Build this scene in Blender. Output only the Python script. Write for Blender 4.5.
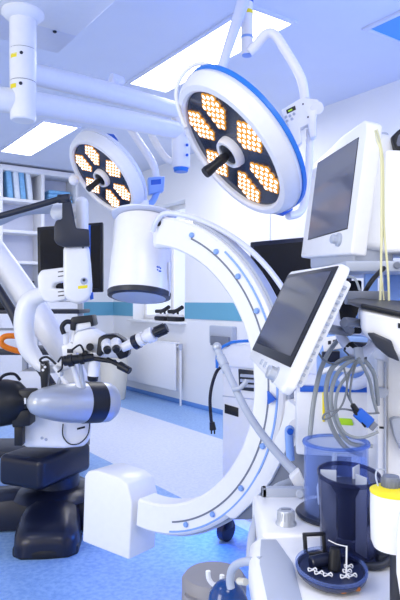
import bpy, bmesh, math, random
from mathutils import Vector, Matrix
random.seed(7)
for o in list(bpy.data.objects): bpy.data.objects.remove(o)
S = bpy.context.scene
COL = S.collection
FPX = 590.0; CAMZ = 1.3
# ---------------- camera, world, lights, exposure ----------------
cd = bpy.data.cameras.new('camera'); cam = bpy.data.objects.new('camera', cd); COL.objects.link(cam)
cam.location = (0, 0, CAMZ); cam.rotation_euler = (math.pi/2, 0, 0)
cd.sensor_width = 36; cd.lens = 36*FPX/600; cd.clip_start = 0.05
S.camera = cam
S.view_settings.view_transform = 'Standard'; S.view_settings.look = 'None'
S.view_settings.gamma = 1; S.view_settings.use_curve_mapping = False
S.view_settings.exposure = 0.52
w = bpy.data.worlds.new('world'); S.world = w; w.use_nodes = True
w.node_tree.nodes['Background'].inputs[0].default_value = (1.0, 0.985, 0.97, 1)
w.node_tree.nodes['Background'].inputs[1].default_value = 0.72
def area(name, loc, target, size, power, col=(1, 1, 1)):
    l = bpy.data.lights.new(name, 'AREA'); l.shape = 'RECTANGLE'; l.size, l.size_y = size
    l.energy = power; l.color = col
    o = bpy.data.objects.new(name, l); COL.objects.link(o); o.location = loc
    o.rotation_euler = (Vector(target)-Vector(loc)).to_track_quat('-Z', 'Y').to_euler()
    return o
# ceiling lamps behind and beside the camera, plus one ahead, all pointing down
area('room_lamp', (-1.6, 1.2, 3.0), (-1.6, 1.2, 0), (1.2, 1.2), 36, (1, 0.97, 0.93))
area('room_lamp', (0.7, -0.6, 3.0), (0.7, 0.1, 0), (1.5, 1.0), 30, (1, 0.97, 0.93))
area('room_lamp', (-0.3, 5.6, 3.0), (-0.3, 5.6, 0), (1.2, 0.8), 22, (1, 0.97, 0.93))  # added lamp without a fitting, backs up the visible ceiling panels
# added fill light from behind the camera at left, brightens the whites
area('front_fill', (-3.2, -1.0, 1.9), (0.2, 2.6, 1.1), (1.6, 1.6), 44, (1, 0.97, 0.93))
# blue theatre light at right, out of frame; one under the cart for the floor glow
area('blue_theatre_lamp', (2.6, 2.4, 1.7), (1.1, 3.0, 3.1), (0.6, 0.4), 26, (0.12, 0.28, 1))
area('blue_under_lamp', (0.22, 3.15, 0.30), (0.16, 3.05, 0), (0.25, 0.2), 18, (0.02, 0.16, 1))

# ---------------- helpers ----------------
def V(*a): return Vector(a)
def W(px, py, Y): return V((px-200)/FPX*Y, Y, CAMZ+(300-py)/FPX*Y)
def atz(px, py, z):
    Y = (CAMZ-z)*FPX/(py-300); return W(px, py, Y)
class PL:
    """vertical plane through a point, turned by yaw (positive: right side farther)"""
    def __init__(s, o, yaw=0):
        s.o = o; a = math.radians(yaw); s.u = V(math.cos(a), math.sin(a), 0); s.n = V(-math.sin(a), math.cos(a), 0)
    def p(s, px, py, off=0):
        d = V((px-200)/FPX, 1, (300-py)/FPX); c = V(0, 0, CAMZ); o = s.o+s.n*off
        t = (o-c).dot(s.n)/d.dot(s.n); return c+d*t
    def uv(s, px, py, off=0):
        q = s.p(px, py, off); return (q-s.o).dot(s.u), q.z
def fr(o, u, v):
    u = u.normalized(); w_ = u.cross(v).normalized(); v = w_.cross(u)
    m = Matrix((u, v, w_)).transposed().to_4x4(); m.translation = o; return m
def axis(o, d, ref=V(0, 0, 1)):
    d = d.normalized()
    if abs(d.dot(ref)) > .95: ref = V(1, 0, 0)
    u = ref.cross(d).normalized(); v = d.cross(u)
    m = Matrix((u, v, d)).transposed().to_4x4(); m.translation = o; return m
def BM(): return bmesh.new()
def merge(bm, t, mi=0):
    for f in t.faces: f.material_index = mi
    me = bpy.data.meshes.new('tmp'); t.to_mesh(me); t.free(); bm.from_mesh(me); bpy.data.meshes.remove(me)
def bev(t, b, seg=2):
    if b > 0:
        es = [e for e in t.edges if len(e.link_faces) == 2 and e.calc_face_angle(0) > 0.5]
        bmesh.ops.bevel(t, geom=es, offset=b, segments=seg, profile=.5, affect='EDGES', clamp_overlap=True)
def box(bm, F, a, b, c, r=0.004, mi=0, seg=2):
    t = BM(); bmesh.ops.create_cube(t, size=1)
    for v in t.verts:
        v.co = F @ V(a[0]+(v.co.x+.5)*(a[1]-a[0]), b[0]+(v.co.y+.5)*(b[1]-b[0]), c[0]+(v.co.z+.5)*(c[1]-c[0]))
    bmesh.ops.recalc_face_normals(t, faces=t.faces)
    r = min(r, .45*min(abs(a[1]-a[0]), abs(b[1]-b[0]), abs(c[1]-c[0]))); bev(t, r, seg); merge(bm, t, mi); return bm
def prism(bm, pts, d, r=0.004, mi=0, seg=2):
    t = BM(); a = [t.verts.new(p) for p in pts]; b = [t.verts.new(p+d) for p in pts]; n = len(pts)
    t.faces.new(a); t.faces.new(b[::-1])
    for i in range(n): t.faces.new((a[i], b[i], b[(i+1) % n], a[(i+1) % n]))
    bmesh.ops.recalc_face_normals(t, faces=t.faces); bev(t, r, seg)
    bmesh.ops.triangulate(t, faces=[f for f in t.faces if len(f.verts) > 4]); merge(bm, t, mi); return bm
def smoothpts(pts, k=6):
    P = [pts[0]]+list(pts)+[pts[-1]]; out = []
    for i in range(1, len(P)-2):
        for j in range(k):
            t = j/k; a, b, c, d = P[i-1:i+3]
            out.append([.5*((2*b[q])+(-a[q]+c[q])*t+(2*a[q]-5*b[q]+4*c[q]-d[q])*t*t+(-a[q]+3*b[q]-3*c[q]+d[q])*t**3) for q in range(4)])
    out.append(list(pts[-1])); return out
def tube(bm, pts, r=None, seg=10, smooth=True, k=6, mi=0, flat=1):
    """pts: Vectors (with r) or (Vector, r)"""
    q = [(*(p[0] if isinstance(p, tuple) else p), p[1] if isinstance(p, tuple) else r) for p in pts]
    if smooth and len(q) > 2: q = smoothpts(q, k)
    t = BM(); rings = []; up = None; n = len(q)
    for i in range(n):
        p = V(*q[i][:3]); a = V(*q[max(i-1, 0)][:3]); b = V(*q[min(i+1, n-1)][:3]); d = (b-a).normalized()
        if up is None:
            up = V(0, 0, 1) if abs(d.z) < .9 else V(0, 1, 0)
        s_ = d.cross(up).normalized(); up = s_.cross(d).normalized(); rr = q[i][3]
        rings.append([t.verts.new(p+(s_*math.cos(x)*flat+up*math.sin(x))*rr) for x in [2*math.pi*m/seg for m in range(seg)]])
    for i in range(n-1):
        for m in range(seg):
            t.faces.new((rings[i][m], rings[i][(m+1) % seg], rings[i+1][(m+1) % seg], rings[i+1][m]))
    t.faces.new(rings[0][::-1]); t.faces.new(rings[-1]); bmesh.ops.recalc_face_normals(t, faces=t.faces)
    merge(bm, t, mi); return bm
def tpx(bm, pts, r, **k):  # pixel waypoints with a distance each
    return tube(bm, [W(*p[:3]) if len(p) == 3 else (W(*p[:3]), p[3]) for p in pts], r, **k)
def lathe(bm, F, prof, seg=32, mi=0, sx=1, sy=1, closed=False):
    t = BM(); rings = []
    for r, h in prof:
        if r < 1e-6: rings.append([t.verts.new(F @ V(0, 0, h))]); continue
        rings.append([t.verts.new(F @ V(r*sx*math.cos(2*math.pi*m/seg), r*sy*math.sin(2*math.pi*m/seg), h)) for m in range(seg)])
    L = list(zip(rings, rings[1:]+rings[:1])) if closed else list(zip(rings, rings[1:]))
    for A, B in L:
        for m in range(seg):
            n = (m+1) % seg
            if len(A) == 1 and len(B) == 1: continue
            if len(A) == 1: t.faces.new((A[0], B[n], B[m]))
            elif len(B) == 1: t.faces.new((A[m], A[n], B[0]))
            else: t.faces.new((A[m], A[n], B[n], B[m]))
    bmesh.ops.recalc_face_normals(t, faces=t.faces); merge(bm, t, mi); return bm
def cyl(bm, p0, p1, r, r1=None, seg=24, b=.002, mi=0):
    r1 = r if r1 is None else r1; d = p1-p0; L = d.length; b = min(b, r*.4, r1*.4, L*.4)
    return lathe(bm, axis(p0, d), [(0, 0), (r-b, 0), (r, b), (r1, L-b), (r1-b, L), (0, L)], seg, mi)
def ball(bm, c, r, F=None, mi=0, seg=20):
    sx, sy, sz = (r, r, r) if not isinstance(r, tuple) else r
    M = fr(c, V(1, 0, 0), V(0, 1, 0)) if F is None else F
    return lathe(bm, M, [(math.sin(math.pi*i/12)*1.0, -math.cos(math.pi*i/12)*sz) for i in range(13)], seg, mi, sx, sy)
def thing(name, label, cat, loc, group=None):
    o = bpy.data.objects.new(name, None); COL.objects.link(o); o.location = loc; o.empty_display_size = .05
    o['label'] = label; o['category'] = cat
    if group: o['group'] = group
    return o
def wloc(o):
    p = V(0, 0, 0)
    while o: p += o.location; o = o.parent
    return p
def obj(name, bm, m, parent=None, label=None, ang=38):
    me = bpy.data.meshes.new(name)
    if parent: loc = wloc(parent)
    else:
        c = [v.co for v in bm.verts]
        loc = V((min(v.x for v in c)+max(v.x for v in c))/2, (min(v.y for v in c)+max(v.y for v in c))/2, min(v.z for v in c))
    for v in bm.verts: v.co -= loc
    for f in bm.faces: f.smooth = True
    bm.to_mesh(me); bm.free(); me.set_sharp_from_angle(angle=math.radians(ang))
    for x in (m if isinstance(m, (list, tuple)) else [m]): me.materials.append(x)
    o = bpy.data.objects.new(name, me); COL.objects.link(o)
    if parent: o.parent = parent
    else: o.location = loc
    if label: o['label'] = label
    return o
def tag(o, label, cat, group=None):
    o['label'] = label; o['category'] = cat
    if group: o['group'] = group
    return o
def struct(name, bm, m, ang=38):
    o = obj(name, bm, m, None, ang=ang); o['kind'] = 'structure'; return o
def mat(name, col, rough=.4, metal=0, var=.03, emis=None, es=0, trans=0, alpha=1, scale=40, coat=0, bump=0, spec=.5):
    m = bpy.data.materials.new(name); m.use_nodes = True; nt = m.node_tree; b = nt.nodes['Principled BSDF']
    b.inputs['Base Color'].default_value = (*col, 1); b.inputs['Roughness'].default_value = rough
    b.inputs['Metallic'].default_value = metal
    if trans: b.inputs['Transmission Weight'].default_value = trans
    b.inputs['Specular IOR Level'].default_value = spec
    if coat: b.inputs['Coat Weight'].default_value = coat
    b.inputs['Alpha'].default_value = alpha
    if emis: b.inputs['Emission Color'].default_value = (*emis, 1); b.inputs['Emission Strength'].default_value = es
    tc = nt.nodes.new('ShaderNodeTexCoord'); n = nt.nodes.new('ShaderNodeTexNoise'); n.inputs['Scale'].default_value = scale
    nt.links.new(tc.outputs['Object'], n.inputs['Vector'])
    if var:
        mx = nt.nodes.new('ShaderNodeMix'); mx.data_type = 'RGBA'
        mx.inputs[6].default_value = (*[max(0, c*(1-var)) for c in col], 1); mx.inputs[7].default_value = (*[min(1, c*(1+var)) for c in col], 1)
        nt.links.new(n.outputs['Fac'], mx.inputs[0]); nt.links.new(mx.outputs[2], b.inputs['Base Color'])
    if bump:
        bp = nt.nodes.new('ShaderNodeBump'); bp.inputs['Strength'].default_value = bump; bp.inputs['Distance'].default_value = .002
        nt.links.new(n.outputs['Fac'], bp.inputs['Height']); nt.links.new(bp.outputs[0], b.inputs['Normal'])
    return m
M = dict(
    slate=mat('slate_blue_plastic', (.03, .04, .10), .25),
    wall=mat('wall_paint', (.86, .87, .90), .6, scale=3, bump=.05), ceil=mat('ceiling_paint', (.74, .78, .91), .7, scale=3),
    stripe=mat('wall_stripe_blue', (.14, .41, .58), .5), cove=mat('skirting_blue', (.12, .3, .72), .4),
    white=mat('white_plastic', (.88, .88, .90), .28), white2=mat('white_enamel', (.83, .84, .88), .35), cream=mat('cream_plastic', (.72, .69, .60), .5),
    lav=mat('lavender_white_enamel', (.70, .74, .90), .3), grey=mat('grey_plastic', (.17, .19, .25), .4), lgrey=mat('light_grey_plastic', (.44, .48, .58), .4),
    dgrey=mat('dark_grey_plastic', (.022, .026, .042), .42, spec=.4), black=mat('black_plastic', (.010, .011, .016), .38, spec=.35), navy=mat('navy_enamel', (.007, .010, .030), .28, spec=.4),
    silver=mat('brushed_silver', (.50, .53, .60), .32, .35), chrome=mat('chrome', (.8, .82, .88), .15, .9),
    blue=mat('blue_plastic', (.01, .11, .58), .3), bluerim=mat('blue_rim', (.02, .20, .72), .3), lblue=mat('pale_blue_plastic', (.25, .42, .85), .35),
    yellow=mat('yellow_plastic', (.95, .78, .02), .4), lime=mat('lime_label', (.5, .85, .02), .4), orange=mat('orange_tube', (.95, .24, .01), .35),
    cable=mat('grey_cable', (.30, .33, .36), .45), cable2=mat('dark_grey_cable', (.15, .17, .20), .45), ycable=mat('cream_cable', (.75, .72, .42), .45), taupe=mat('taupe_plastic', (.27, .26, .28), .5),
    led=mat('led_white', (1, 1, 1), .4, emis=(1, .98, .95), es=1.5, var=0), ledo=mat('led_amber_ring', (.8, .35, .03), .4, emis=(1, .40, .03), es=.26, var=0),
    lens=mat('lamp_lens', (.02, .03, .06), .12, scale=9, var=.9, spec=.5), lamp=mat('ceiling_lamp_diffuser', (1, 1, 1), .5, emis=(.97, .98, 1), es=4.5, var=0),  # strong colour noise in the lens stands in for bluish reflections
    bluelamp=mat('blue_ceiling_panel', (.02, .15, .7), .4, emis=(.02, .16, .72), es=.55, var=0),
    bag=mat('blue_wrap', (.22, .5, .85), .5, scale=25, var=.25), bagw=mat('white_wrap', (.78, .85, .95), .5, scale=25, var=.1),
    screen=mat('dark_screen', (.022, .026, .045), .14, scale=4, var=.5, spec=.16), screenp=mat('pale_screen', (.13, .14, .20), .10, scale=3, var=.25, spec=.4), screenb=mat('black_screen', (.004, .005, .010), .25, spec=.25),  # pale_screen has a reflection put into its lighter base colour
    brown=mat('brown_detail', (.35, .12, .03), .5), teal=mat('teal_blue_gloss', (.0, .045, .22), .16, coat=.2, scale=6, var=.9), window=mat('frosted_window', (.85, .9, 1), .6, emis=(.78, .86, 1), es=.30, var=0),
)
def glass(name, col, dens, rough=.03):
    m = bpy.data.materials.new(name); m.use_nodes = True; nt = m.node_tree; b = nt.nodes['Principled BSDF']
    b.inputs['Base Color'].default_value = (*col, 1); b.inputs['Roughness'].default_value = rough
    b.inputs['IOR'].default_value = 1.3
    tr = nt.nodes.new('ShaderNodeBsdfTransparent'); tr.inputs[0].default_value = (*dens, 1)
    lw = nt.nodes.new('ShaderNodeLayerWeight'); lw.inputs[0].default_value = .35
    mx = nt.nodes.new('ShaderNodeMixShader'); mr = nt.nodes.new('ShaderNodeMapRange'); mr.inputs[3].default_value = .05; mr.inputs[4].default_value = .55
    nt.links.new(lw.outputs['Facing'], mr.inputs[0]); nt.links.new(mr.outputs[0], mx.inputs[0])
    nt.links.new(tr.outputs[0], mx.inputs[1]); nt.links.new(b.outputs[0], mx.inputs[2])
    nt.links.new(mx.outputs[0], nt.nodes['Material Output'].inputs['Surface']); return m
M['glass_blue'] = glass('blue_tinted_plastic', (.24, .34, .74), (.86, .90, .985))
M['glass_dark'] = glass('smoky_blue_plastic', (.05, .06, .12), (.66, .68, .79))
M['rimb'] = glass('blue_rim_plastic', (.14, .26, .75), (.7, .8, .97))
M['glass_clear'] = glass('clear_plastic', (.7, .75, .85), (.9, .93, 1))

def floor_mat(name, col, col2):
    m = bpy.data.materials.new(name); m.use_nodes = True; nt = m.node_tree; b = nt.nodes['Principled BSDF']
    tc = nt.nodes.new('ShaderNodeTexCoord'); b.inputs['Roughness'].default_value = .33
    n = nt.nodes.new('ShaderNodeTexNoise'); n.inputs['Scale'].default_value = 42; n.inputs['Detail'].default_value = 5
    v = nt.nodes.new('ShaderNodeTexVoronoi'); v.inputs['Scale'].default_value = 90
    r = nt.nodes.new('ShaderNodeValToRGB'); r.color_ramp.elements[0].position = .35; r.color_ramp.elements[1].position = .62
    r.color_ramp.elements[0].color = (*col2, 1); r.color_ramp.elements[1].color = (*col, 1)
    r2 = nt.nodes.new('ShaderNodeValToRGB'); r2.color_ramp.elements[0].position = .12; r2.color_ramp.elements[1].position = .22
    r2.color_ramp.elements[0].color = (.72, .72, .75, 1); r2.color_ramp.elements[1].color = (1, 1, 1, 1)
    mx = nt.nodes.new('ShaderNodeMix'); mx.data_type = 'RGBA'; mx.blend_type = 'MULTIPLY'; mx.inputs[0].default_value = 1
    for t in (n, v): nt.links.new(tc.outputs['Object'], t.inputs['Vector'])
    nt.links.new(n.outputs['Fac'], r.inputs[0]); nt.links.new(v.outputs['Distance'], r2.inputs[0])
    nt.links.new(r.outputs[0], mx.inputs[6]); nt.links.new(r2.outputs[0], mx.inputs[7]); nt.links.new(mx.outputs[2], b.inputs['Base Color'])
    return m
M['floor'] = floor_mat('blue_vinyl', (.31, .50, .84), (.20, .37, .74)); M['floor2'] = floor_mat('pale_vinyl', (.74, .78, .90), (.66, .71, .88))

# ---------------- room ----------------
K = V(-1.31, 8.92, 0); e1 = V(.575, -.818, 0).normalized(); e2 = V(-.818, -.575, 0).normalized(); UP = V(0, 0, 1)
CEIL = 3.08
RF = fr(K, e1, e2)                 # u along the back wall, v into the room along the left wall, w is down or up
sgn = 1 if RF.to_3x3() @ V(0, 0, 1) == UP else (1 if (RF.to_3x3() @ V(0, 0, 1)).z > 0 else -1)
def rb(bm, a, b, z, r=0, mi=0): return box(bm, RF, a, b, (sgn*z[0], sgn*z[1]) if sgn > 0 else (-z[1], -z[0]), r, mi)
# floor with inlaid pale strip
bm = BM()
for a, b, mi in (((-.2, 10.5), (-.2, .724), 0), ((-.2, .55), (.724, 1.929), 0), ((.55, 10.5), (.724, 1.929), 1), ((-.2, 10.5), (1.929, 7), 0)):
    rb(bm, a, b, (-.1, 0), 0, mi)
struct('floor', bm, [M['floor'], M['floor2']])
struct('ceiling', rb(BM(), (-.2, 10.5), (-.2, 7), (CEIL, CEIL+.1)), M['ceil'])
BW = PL(K, math.degrees(math.atan2(e1.y, e1.x)))      # back wall plane, its n points away from the camera side
def bwt(px): return BW.uv(px, 300)[0]
nl, nr = bwt(133), bwt(185); WT = .3
bm = BM()
rb(bm, (-.2, nl), (-WT, 0), (0, CEIL)); rb(bm, (nr, 10.5), (-WT, 0), (0, CEIL)); rb(bm, (nl, nr), (-WT, 0), (0, 1.0)); rb(bm, (nl, nr), (-WT, 0), (2.55, CEIL))
struct('wall_back', bm, M['wall'])
struct('wall_left', rb(BM(), (-.2, 0), (0, 7), (0, CEIL)), M['wall'])
bm = BM(); rb(bm, (0, nl), (0, .006), (1.07, 1.27)); rb(bm, (nr, 10.5), (0, .006), (1.07, 1.27)); struct('trim_1', bm, M['stripe'])
struct('trim_2', rb(BM(), (0, .006), (0, 7), (1.07, 1.27)), M['stripe'])
struct('baseboard_back', rb(BM(), (0, 10.5), (0, .012), (0, .055), .004), M['cove'])
struct('baseboard_left', rb(BM(), (0, .012), (0, 7), (0, .055), .004), M['cove'])
t0, t1 = bwt(249), bwt(271)
struct('trim_3', rb(BM(), (t0, t1), (0, .02), (1.27, CEIL), .004), M['wall'])
struct('trim_4', rb(BM(), (bwt(300), 10.5), (0, .05), (2.42, 2.50), .01), M['lblue'])
# window in the niche
bm = BM()
for a, z in (((nl, nl+.05), (1.03, 2.55)), ((nr-.05, nr), (1.03, 2.55)), ((nl, nr), (1.03, 1.09)), ((nl, nr), (2.49, 2.55)), ((nr-.62, nr-.57), (1.03, 2.55))):
    rb(bm, a, (-.24, -.18), z, .006)
wf = struct('window_1', bm, M['white'])
p = obj('pane', rb(BM(), (nl+.02, nr-.02), (-.215, -.205), (1.06, 2.52)), M['window'], wf)
struct('trim_5', rb(BM(), (nl-.02, nr+.03), (-.2, .10), (1.0, 1.03), .008), M['white'])

# ceiling light panels
def zpt(px, py, z=CEIL):
    q = W(px, py, (z-CAMZ)*FPX/(300-py)); d = q-K; return d.dot(e1), d.dot(e2)
def ceil_panel(px4, label, m, frame=.03):
    q = [zpt(*p) for p in px4]; u0 = (q[0][0]+q[1][0])/2; u1 = (q[2][0]+q[3][0])/2
    v0, v1 = sorted(((q[1][1]+q[2][1])/2, (q[0][1]+q[3][1])/2)); u0, u1 = sorted((u0, u1))
    t = thing('ceiling_light', label, 'ceiling light', K+e1*(u0+u1)/2+e2*(v0+v1)/2+UP*(CEIL-.02), None)
    bm = BM()
    for a, b in (((u0-frame, u1+frame), (v0-frame, v0)), ((u0-frame, u1+frame), (v1, v1+frame)), ((u0-frame, u0), (v0, v1)), ((u1, u1+frame), (v0, v1))):
        rb(bm, a, b, (CEIL-.015, CEIL+.01), .002)
    obj('frame', bm, M['lav'], t); obj('diffuser', rb(BM(), (u0, u1), (v0, v1), (CEIL-.006, CEIL+.01)), m, t)
ceil_panel(((131, 82), (162, 90), (295, 24), (250, 6)), 'large white rectangular ceiling light panel above the two surgical lamps', M['lamp'])
ceil_panel(((50, 122), (81, 127), (27, 155), (-4, 149)), 'smaller white ceiling light panel above the open shelving at left', M['lamp'])
ceil_panel(((368, 27), (430, 52), (520, -10), (440, -4)), 'saturated blue ceiling panel in the top right corner', M['bluelamp'], .035)

# suspended housing at upper left, its pole and the two lamp arms
C0 = W(58, 54, (2.68-CAMZ)*FPX/246); d = C0-K; cu, cv = d.dot(e1), d.dot(e2)
t = thing('ceiling_housing', 'pale grey box hanging from the ceiling in the top left corner, above the white pole', 'ceiling housing', V(C0.x, C0.y, 2.68))
obj('housing', rb(BM(), (cu, cu+2.6), (cv, cv+2.0), (2.68, CEIL), .01), M['lav'], t)
obj('bottom_panel', rb(BM(), (cu+.30, cu+2.58), (cv+.02, cv+1.98), (2.665, 2.70), .004), M['white2'], t)
q = K+e1*(cu+.26)+e2*(cv+.12)
obj('screw', cyl(BM(), V(q.x, q.y, 2.672), V(q.x, q.y, 2.69), .010), M['dgrey'], t)
YP = 2.80; pc = W(23, 15, YP); zt, zb = 2.665, CAMZ+(300-121)/FPX*YP
t = thing('lamp_ceiling_mount', 'white ceiling pole with two long lamp arms reaching right at upper left', 'lamp mount', V(pc.x, pc.y, zb))
A = fr(V(pc.x, pc.y, 0), V(1, 0, 0), V(0, 1, 0))
def zz(py, Y): return CAMZ+(300-py)/FPX*Y
obj('flange', lathe(BM(), A, [(0, zt), (.098, zt), (.1, zt-.012), (.085, zt-.028), (.066, zt-.04), (0, zt-.04)]), M['white'], t)
bm = BM(); z1, z2 = zz(51, YP), zz(83, YP)
lathe(bm, A, [(0, zt), (.062, zt), (.062, z1+.003), (.058, z1+.003), (.058, z1), (.063, z1), (.061, z2+.003), (.057, z2+.003), (.057, z2), (.061, z2), (.059, zb+.006), (.053, zb), (0, zb)], 40)
obj('pole', bm, M['white'], t)
bm = BM()
for zc in (z1, z2): lathe(bm, A, [(.0595, zc), (.0595, zc+.004)], 40)
obj('seam', bm, M['black'], t)
for (py, a0) in ((60, -2.0), (90, -2.05)):
    bm = BM(); z = zz(py, YP)
    pts = [V(pc.x+.0625*math.cos(a), pc.y+.0625*math.sin(a), 0) for a in [a0-.35+.1*i for i in range(7)]]
    for i in range(6):
        f = [pts[i]+UP*(z-.009), pts[i+1]+UP*(z-.009), pts[i+1]+UP*(z+.011), pts[i]+UP*(z+.011)]; bm.faces.new([bm.verts.new(x) for x in f])
    obj('warning_label', bm, M['yellow'], t, 'yellow warning label')
    a = a0+.60
    obj('bolt', cyl(BM(), V(pc.x+.055*math.cos(a), pc.y+.055*math.sin(a), z+.01), V(pc.x+.065*math.cos(a), pc.y+.065*math.sin(a), z+.01), .008), M['dgrey'], t)
bm = BM(); tpx(bm, [(23, 72, 2.83, .052), (100, 90, 3.3, .056), (182, 112, 3.72, .050)], .05, seg=20); obj('arm', bm, M['white2'], t)
bm = BM(); tpx(bm, [(-40, 97, 2.7, .06), (23, 102, 2.83, .058), (100, 115, 3.3, .058), (181, 131, 3.72, .055)], .05, seg=20); obj('arm', bm, M['white2'], t)
jt, jb = W(181, 104, 3.72), W(181, 172, 3.72)
bm = BM(); cyl(bm, W(181, 104, 3.72), W(181, 168, 3.72), .062, .056); obj('arm_joint', bm, M['white2'], t)
bm = BM(); cyl(bm, W(181, 167, 3.72), W(181, 172, 3.72), .05, .044); obj('joint_cap', bm, M['bluerim'], t, 'blue joint cap')
bm = BM(); tpx(bm, [(122, 82, 3.55), (111, 78, 3.5)], .03, seg=12); tpx(bm, [(118, 90, 3.5), (113, 80, 3.5)], .02, seg=12); obj('bracket', bm, M['lav'], t)
bm = BM()
for px, py in ((187, 135), (187, 145), (187, 155)): cyl(bm, W(px, py, 3.665), W(px, py, 3.65), .009)
obj('bolt', bm, M['blue'], t)

# ---------------- surgical lamps ----------------
def lamp_frame(px, py, Y, ang, ratio):
    c = W(px, py, Y); d = (c-V(0, 0, CAMZ)).normalized(); rx = d.cross(UP).normalized(); uy = rx.cross(d)
    A_ = math.radians(ang); a = rx*math.cos(A_)-uy*math.sin(A_); m = -rx*math.sin(A_)-uy*math.cos(A_)
    n = m*math.sqrt(1-ratio**2)-d*ratio
    v = n.cross(a); Mx = Matrix((a, v, n)).transposed().to_4x4(); Mx.translation = c; return Mx
def surgical_lamp(label, px, py, Y, ang, ratio, R, depth, nled, rimm='bluerim'):
    F = lamp_frame(px, py, Y, ang, ratio)
    t = thing('surgical_lamp', label, 'surgical lamp', F @ V(0, 0, 0), 'ceiling mounted surgical lamps')
    D = depth
    obj('lamp_head', lathe(BM(), F, [(.825*R, -.02), (.825*R, -.008), (.83*R, .002), (.86*R, .010), (.93*R, .008), (.985*R, -.012), (1.01*R, -.045), (1.02*R, -D+.02), (1.0*R, -D), (.9*R, -D-.025), (.6*R, -D-.05), (0, -D-.06)], 72), M['white'], t)
    obj('rim_band', lathe(BM(), F, [(1.0*R, -D+.006), (1.028*R, -D+.004), (1.032*R, -D-.010), (.99*R, -D-.014)], 72), M[rimm], t, 'blue rim band' if rimm == 'bluerim' else 'lavender rim band')
    obj('lens', lathe(BM(), F, [(.83*R, -.010), (.4*R, -.009), (0, -.009)], 64), M['lens'], t)
    for k in range(6):
        a = math.radians(30+60*k); bm = BM(); pitch = .0285*R/.32
        rows = [(2, -2), (3, -1), (4, 0), (5, 1), (4, 2), (3, 2.95)] if nled else [(3, -1), (4, 0), (3, 1)]
        for nn, rw in rows:
            for i in range(nn):
                r_ = .515*R+rw*pitch*.87; s_ = (i-(nn-1)/2)*pitch
                x = r_*math.cos(a)-s_*math.sin(a); y = r_*math.sin(a)+s_*math.cos(a)
                G = F @ Matrix.Translation((x, y, -.011)); h = pitch*.56
                lathe(bm, G, [(h, .003), (h*.98, .008), (h*.64, .008)], 6, 1)
                lathe(bm, G, [(h*.60, .008), (h*.45, .0065), (0, .0065)], 6, 0)
        obj('led_cluster', bm, [M['led'], M['ledo']], t)
    obj('hub_ring', lathe(BM(), F, [(.21*R, -.010), (.205*R, .008), (.185*R, .022), (.145*R, .02), (.14*R, .008)], 40), M['white'], t)
    obj('hub', lathe(BM(), F, [(.143*R, .004), (.14*R, .014), (.06*R, .025), (0, .025)], 32), M['black'], t)
    h = R*.44
    hd = obj('handle', lathe(BM(), F, [(.055*R, .02), (.05*R, .03), (.062*R, .04), (.062*R, .07*R/.32), (.055*R, .075*R/.32), (.072*R, h-.01), (.066*R, h), (0, h)], 24), M['black'], t)
    return t, F
RL = 81*2.2/FPX
big, FB = surgical_lamp('large round surgical lamp in the foreground, upper centre, lit LED clusters and black handle', 231, 152, 2.2, 52, .42, RL, .062, True)
YS = 3.5
small, FS = surgical_lamp('smaller, farther round surgical lamp at upper left, lit LED clusters and black handle', 102, 178, YS, 50, .48, 46*YS/FPX, .07, True, 'lav')
# mounts of the big lamp
bm = BM(); cyl(bm, W(247, -40, 2.5), W(247, 55, 2.5), .025); obj('hub_tube', bm, M['white'], big)
bm = BM(); cyl(bm, W(247, 36, 2.5), W(247, 39, 2.5), .0262); obj('collar', bm, M['lblue'], big)
bm = BM(); cyl(bm, W(247, 53, 2.5), W(247, 56, 2.5), .022); obj('collar', bm, M['lblue'], big)
bm = BM(); lathe(bm, axis(W(247, 14, 2.5), UP), [(.0262, -.004), (.0262, .012)], 24); obj('warning_label', bm, M['yellow'], big, 'yellow label band')
bm = BM(); cyl(bm, W(247, -1, 2.5), W(247, 3, 2.5), .027); obj('collar', bm, M['blue'], big, 'blue collar')
bm = BM(); tpx(bm, [(244, -4, 2.48, .026), (240, 12, 2.46, .025), (222, 66, 2.38, .018), (219, 76, 2.36, .016)], .02, seg=14); obj('yoke_arm', bm, M['lav'], big)
bm = BM(); tpx(bm, [(249, 52, 2.48), (257, 44, 2.47), (266, 34, 2.46), (275, 35, 2.45), (286, 51, 2.44), (301, 78, 2.42), (305, 100, 2.4)], .0195, seg=16); obj('yoke_arm', bm, M['white'], big)
P = PL(W(300, 120, 2.36), -12)
bm = BM(); prism(bm, [P.p(*q) for q in ((281, 110), (302, 97), (318, 99), (320, 107), (316, 114), (316, 136), (310, 138), (308, 124), (300, 128), (302, 141), (297, 146))], P.n*.05, .006)
cb = obj('control_box', bm, M['white'], big)
obj('display', prism(BM(), [P.p(*q, -.001) for q in ((286, 110), (295, 105.5), (296, 109.5), (287, 114))], P.n*.004, .0005), M['black'], cb)
obj('display_text', prism(BM(), [P.p(*q, -.002) for q in ((288, 110.6), (292, 108.6), (292.4, 110), (288.4, 112))], P.n*.002, 0), M['lime'], cb)
bm = BM()
for q in ((286, 117), (290, 116), (294, 114), (287, 121), (292, 119)): cyl(bm, P.p(*q), P.p(*q, -.003), .006)
obj('button', bm, M['lgrey'], cb)
for q in ((303, 104), (308, 117)): obj('screw', cyl(BM(), P.p(*q), P.p(*q, -.003), .0035), M['dgrey'], cb)
bm = BM(); cyl(bm, P.p(317, 108, -.002), P.p(317, 108, .05), .026); obj('pivot', bm, M['white'], cb)
bm = BM(); tpx(bm, [(310, 130, 2.4), (309, 165, 2.4), (306, 195, 2.39), (300, 212, 2.37), (288, 216, 2.33)], .016, seg=14); obj('yoke_arm', bm, M['white'], big)
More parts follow.
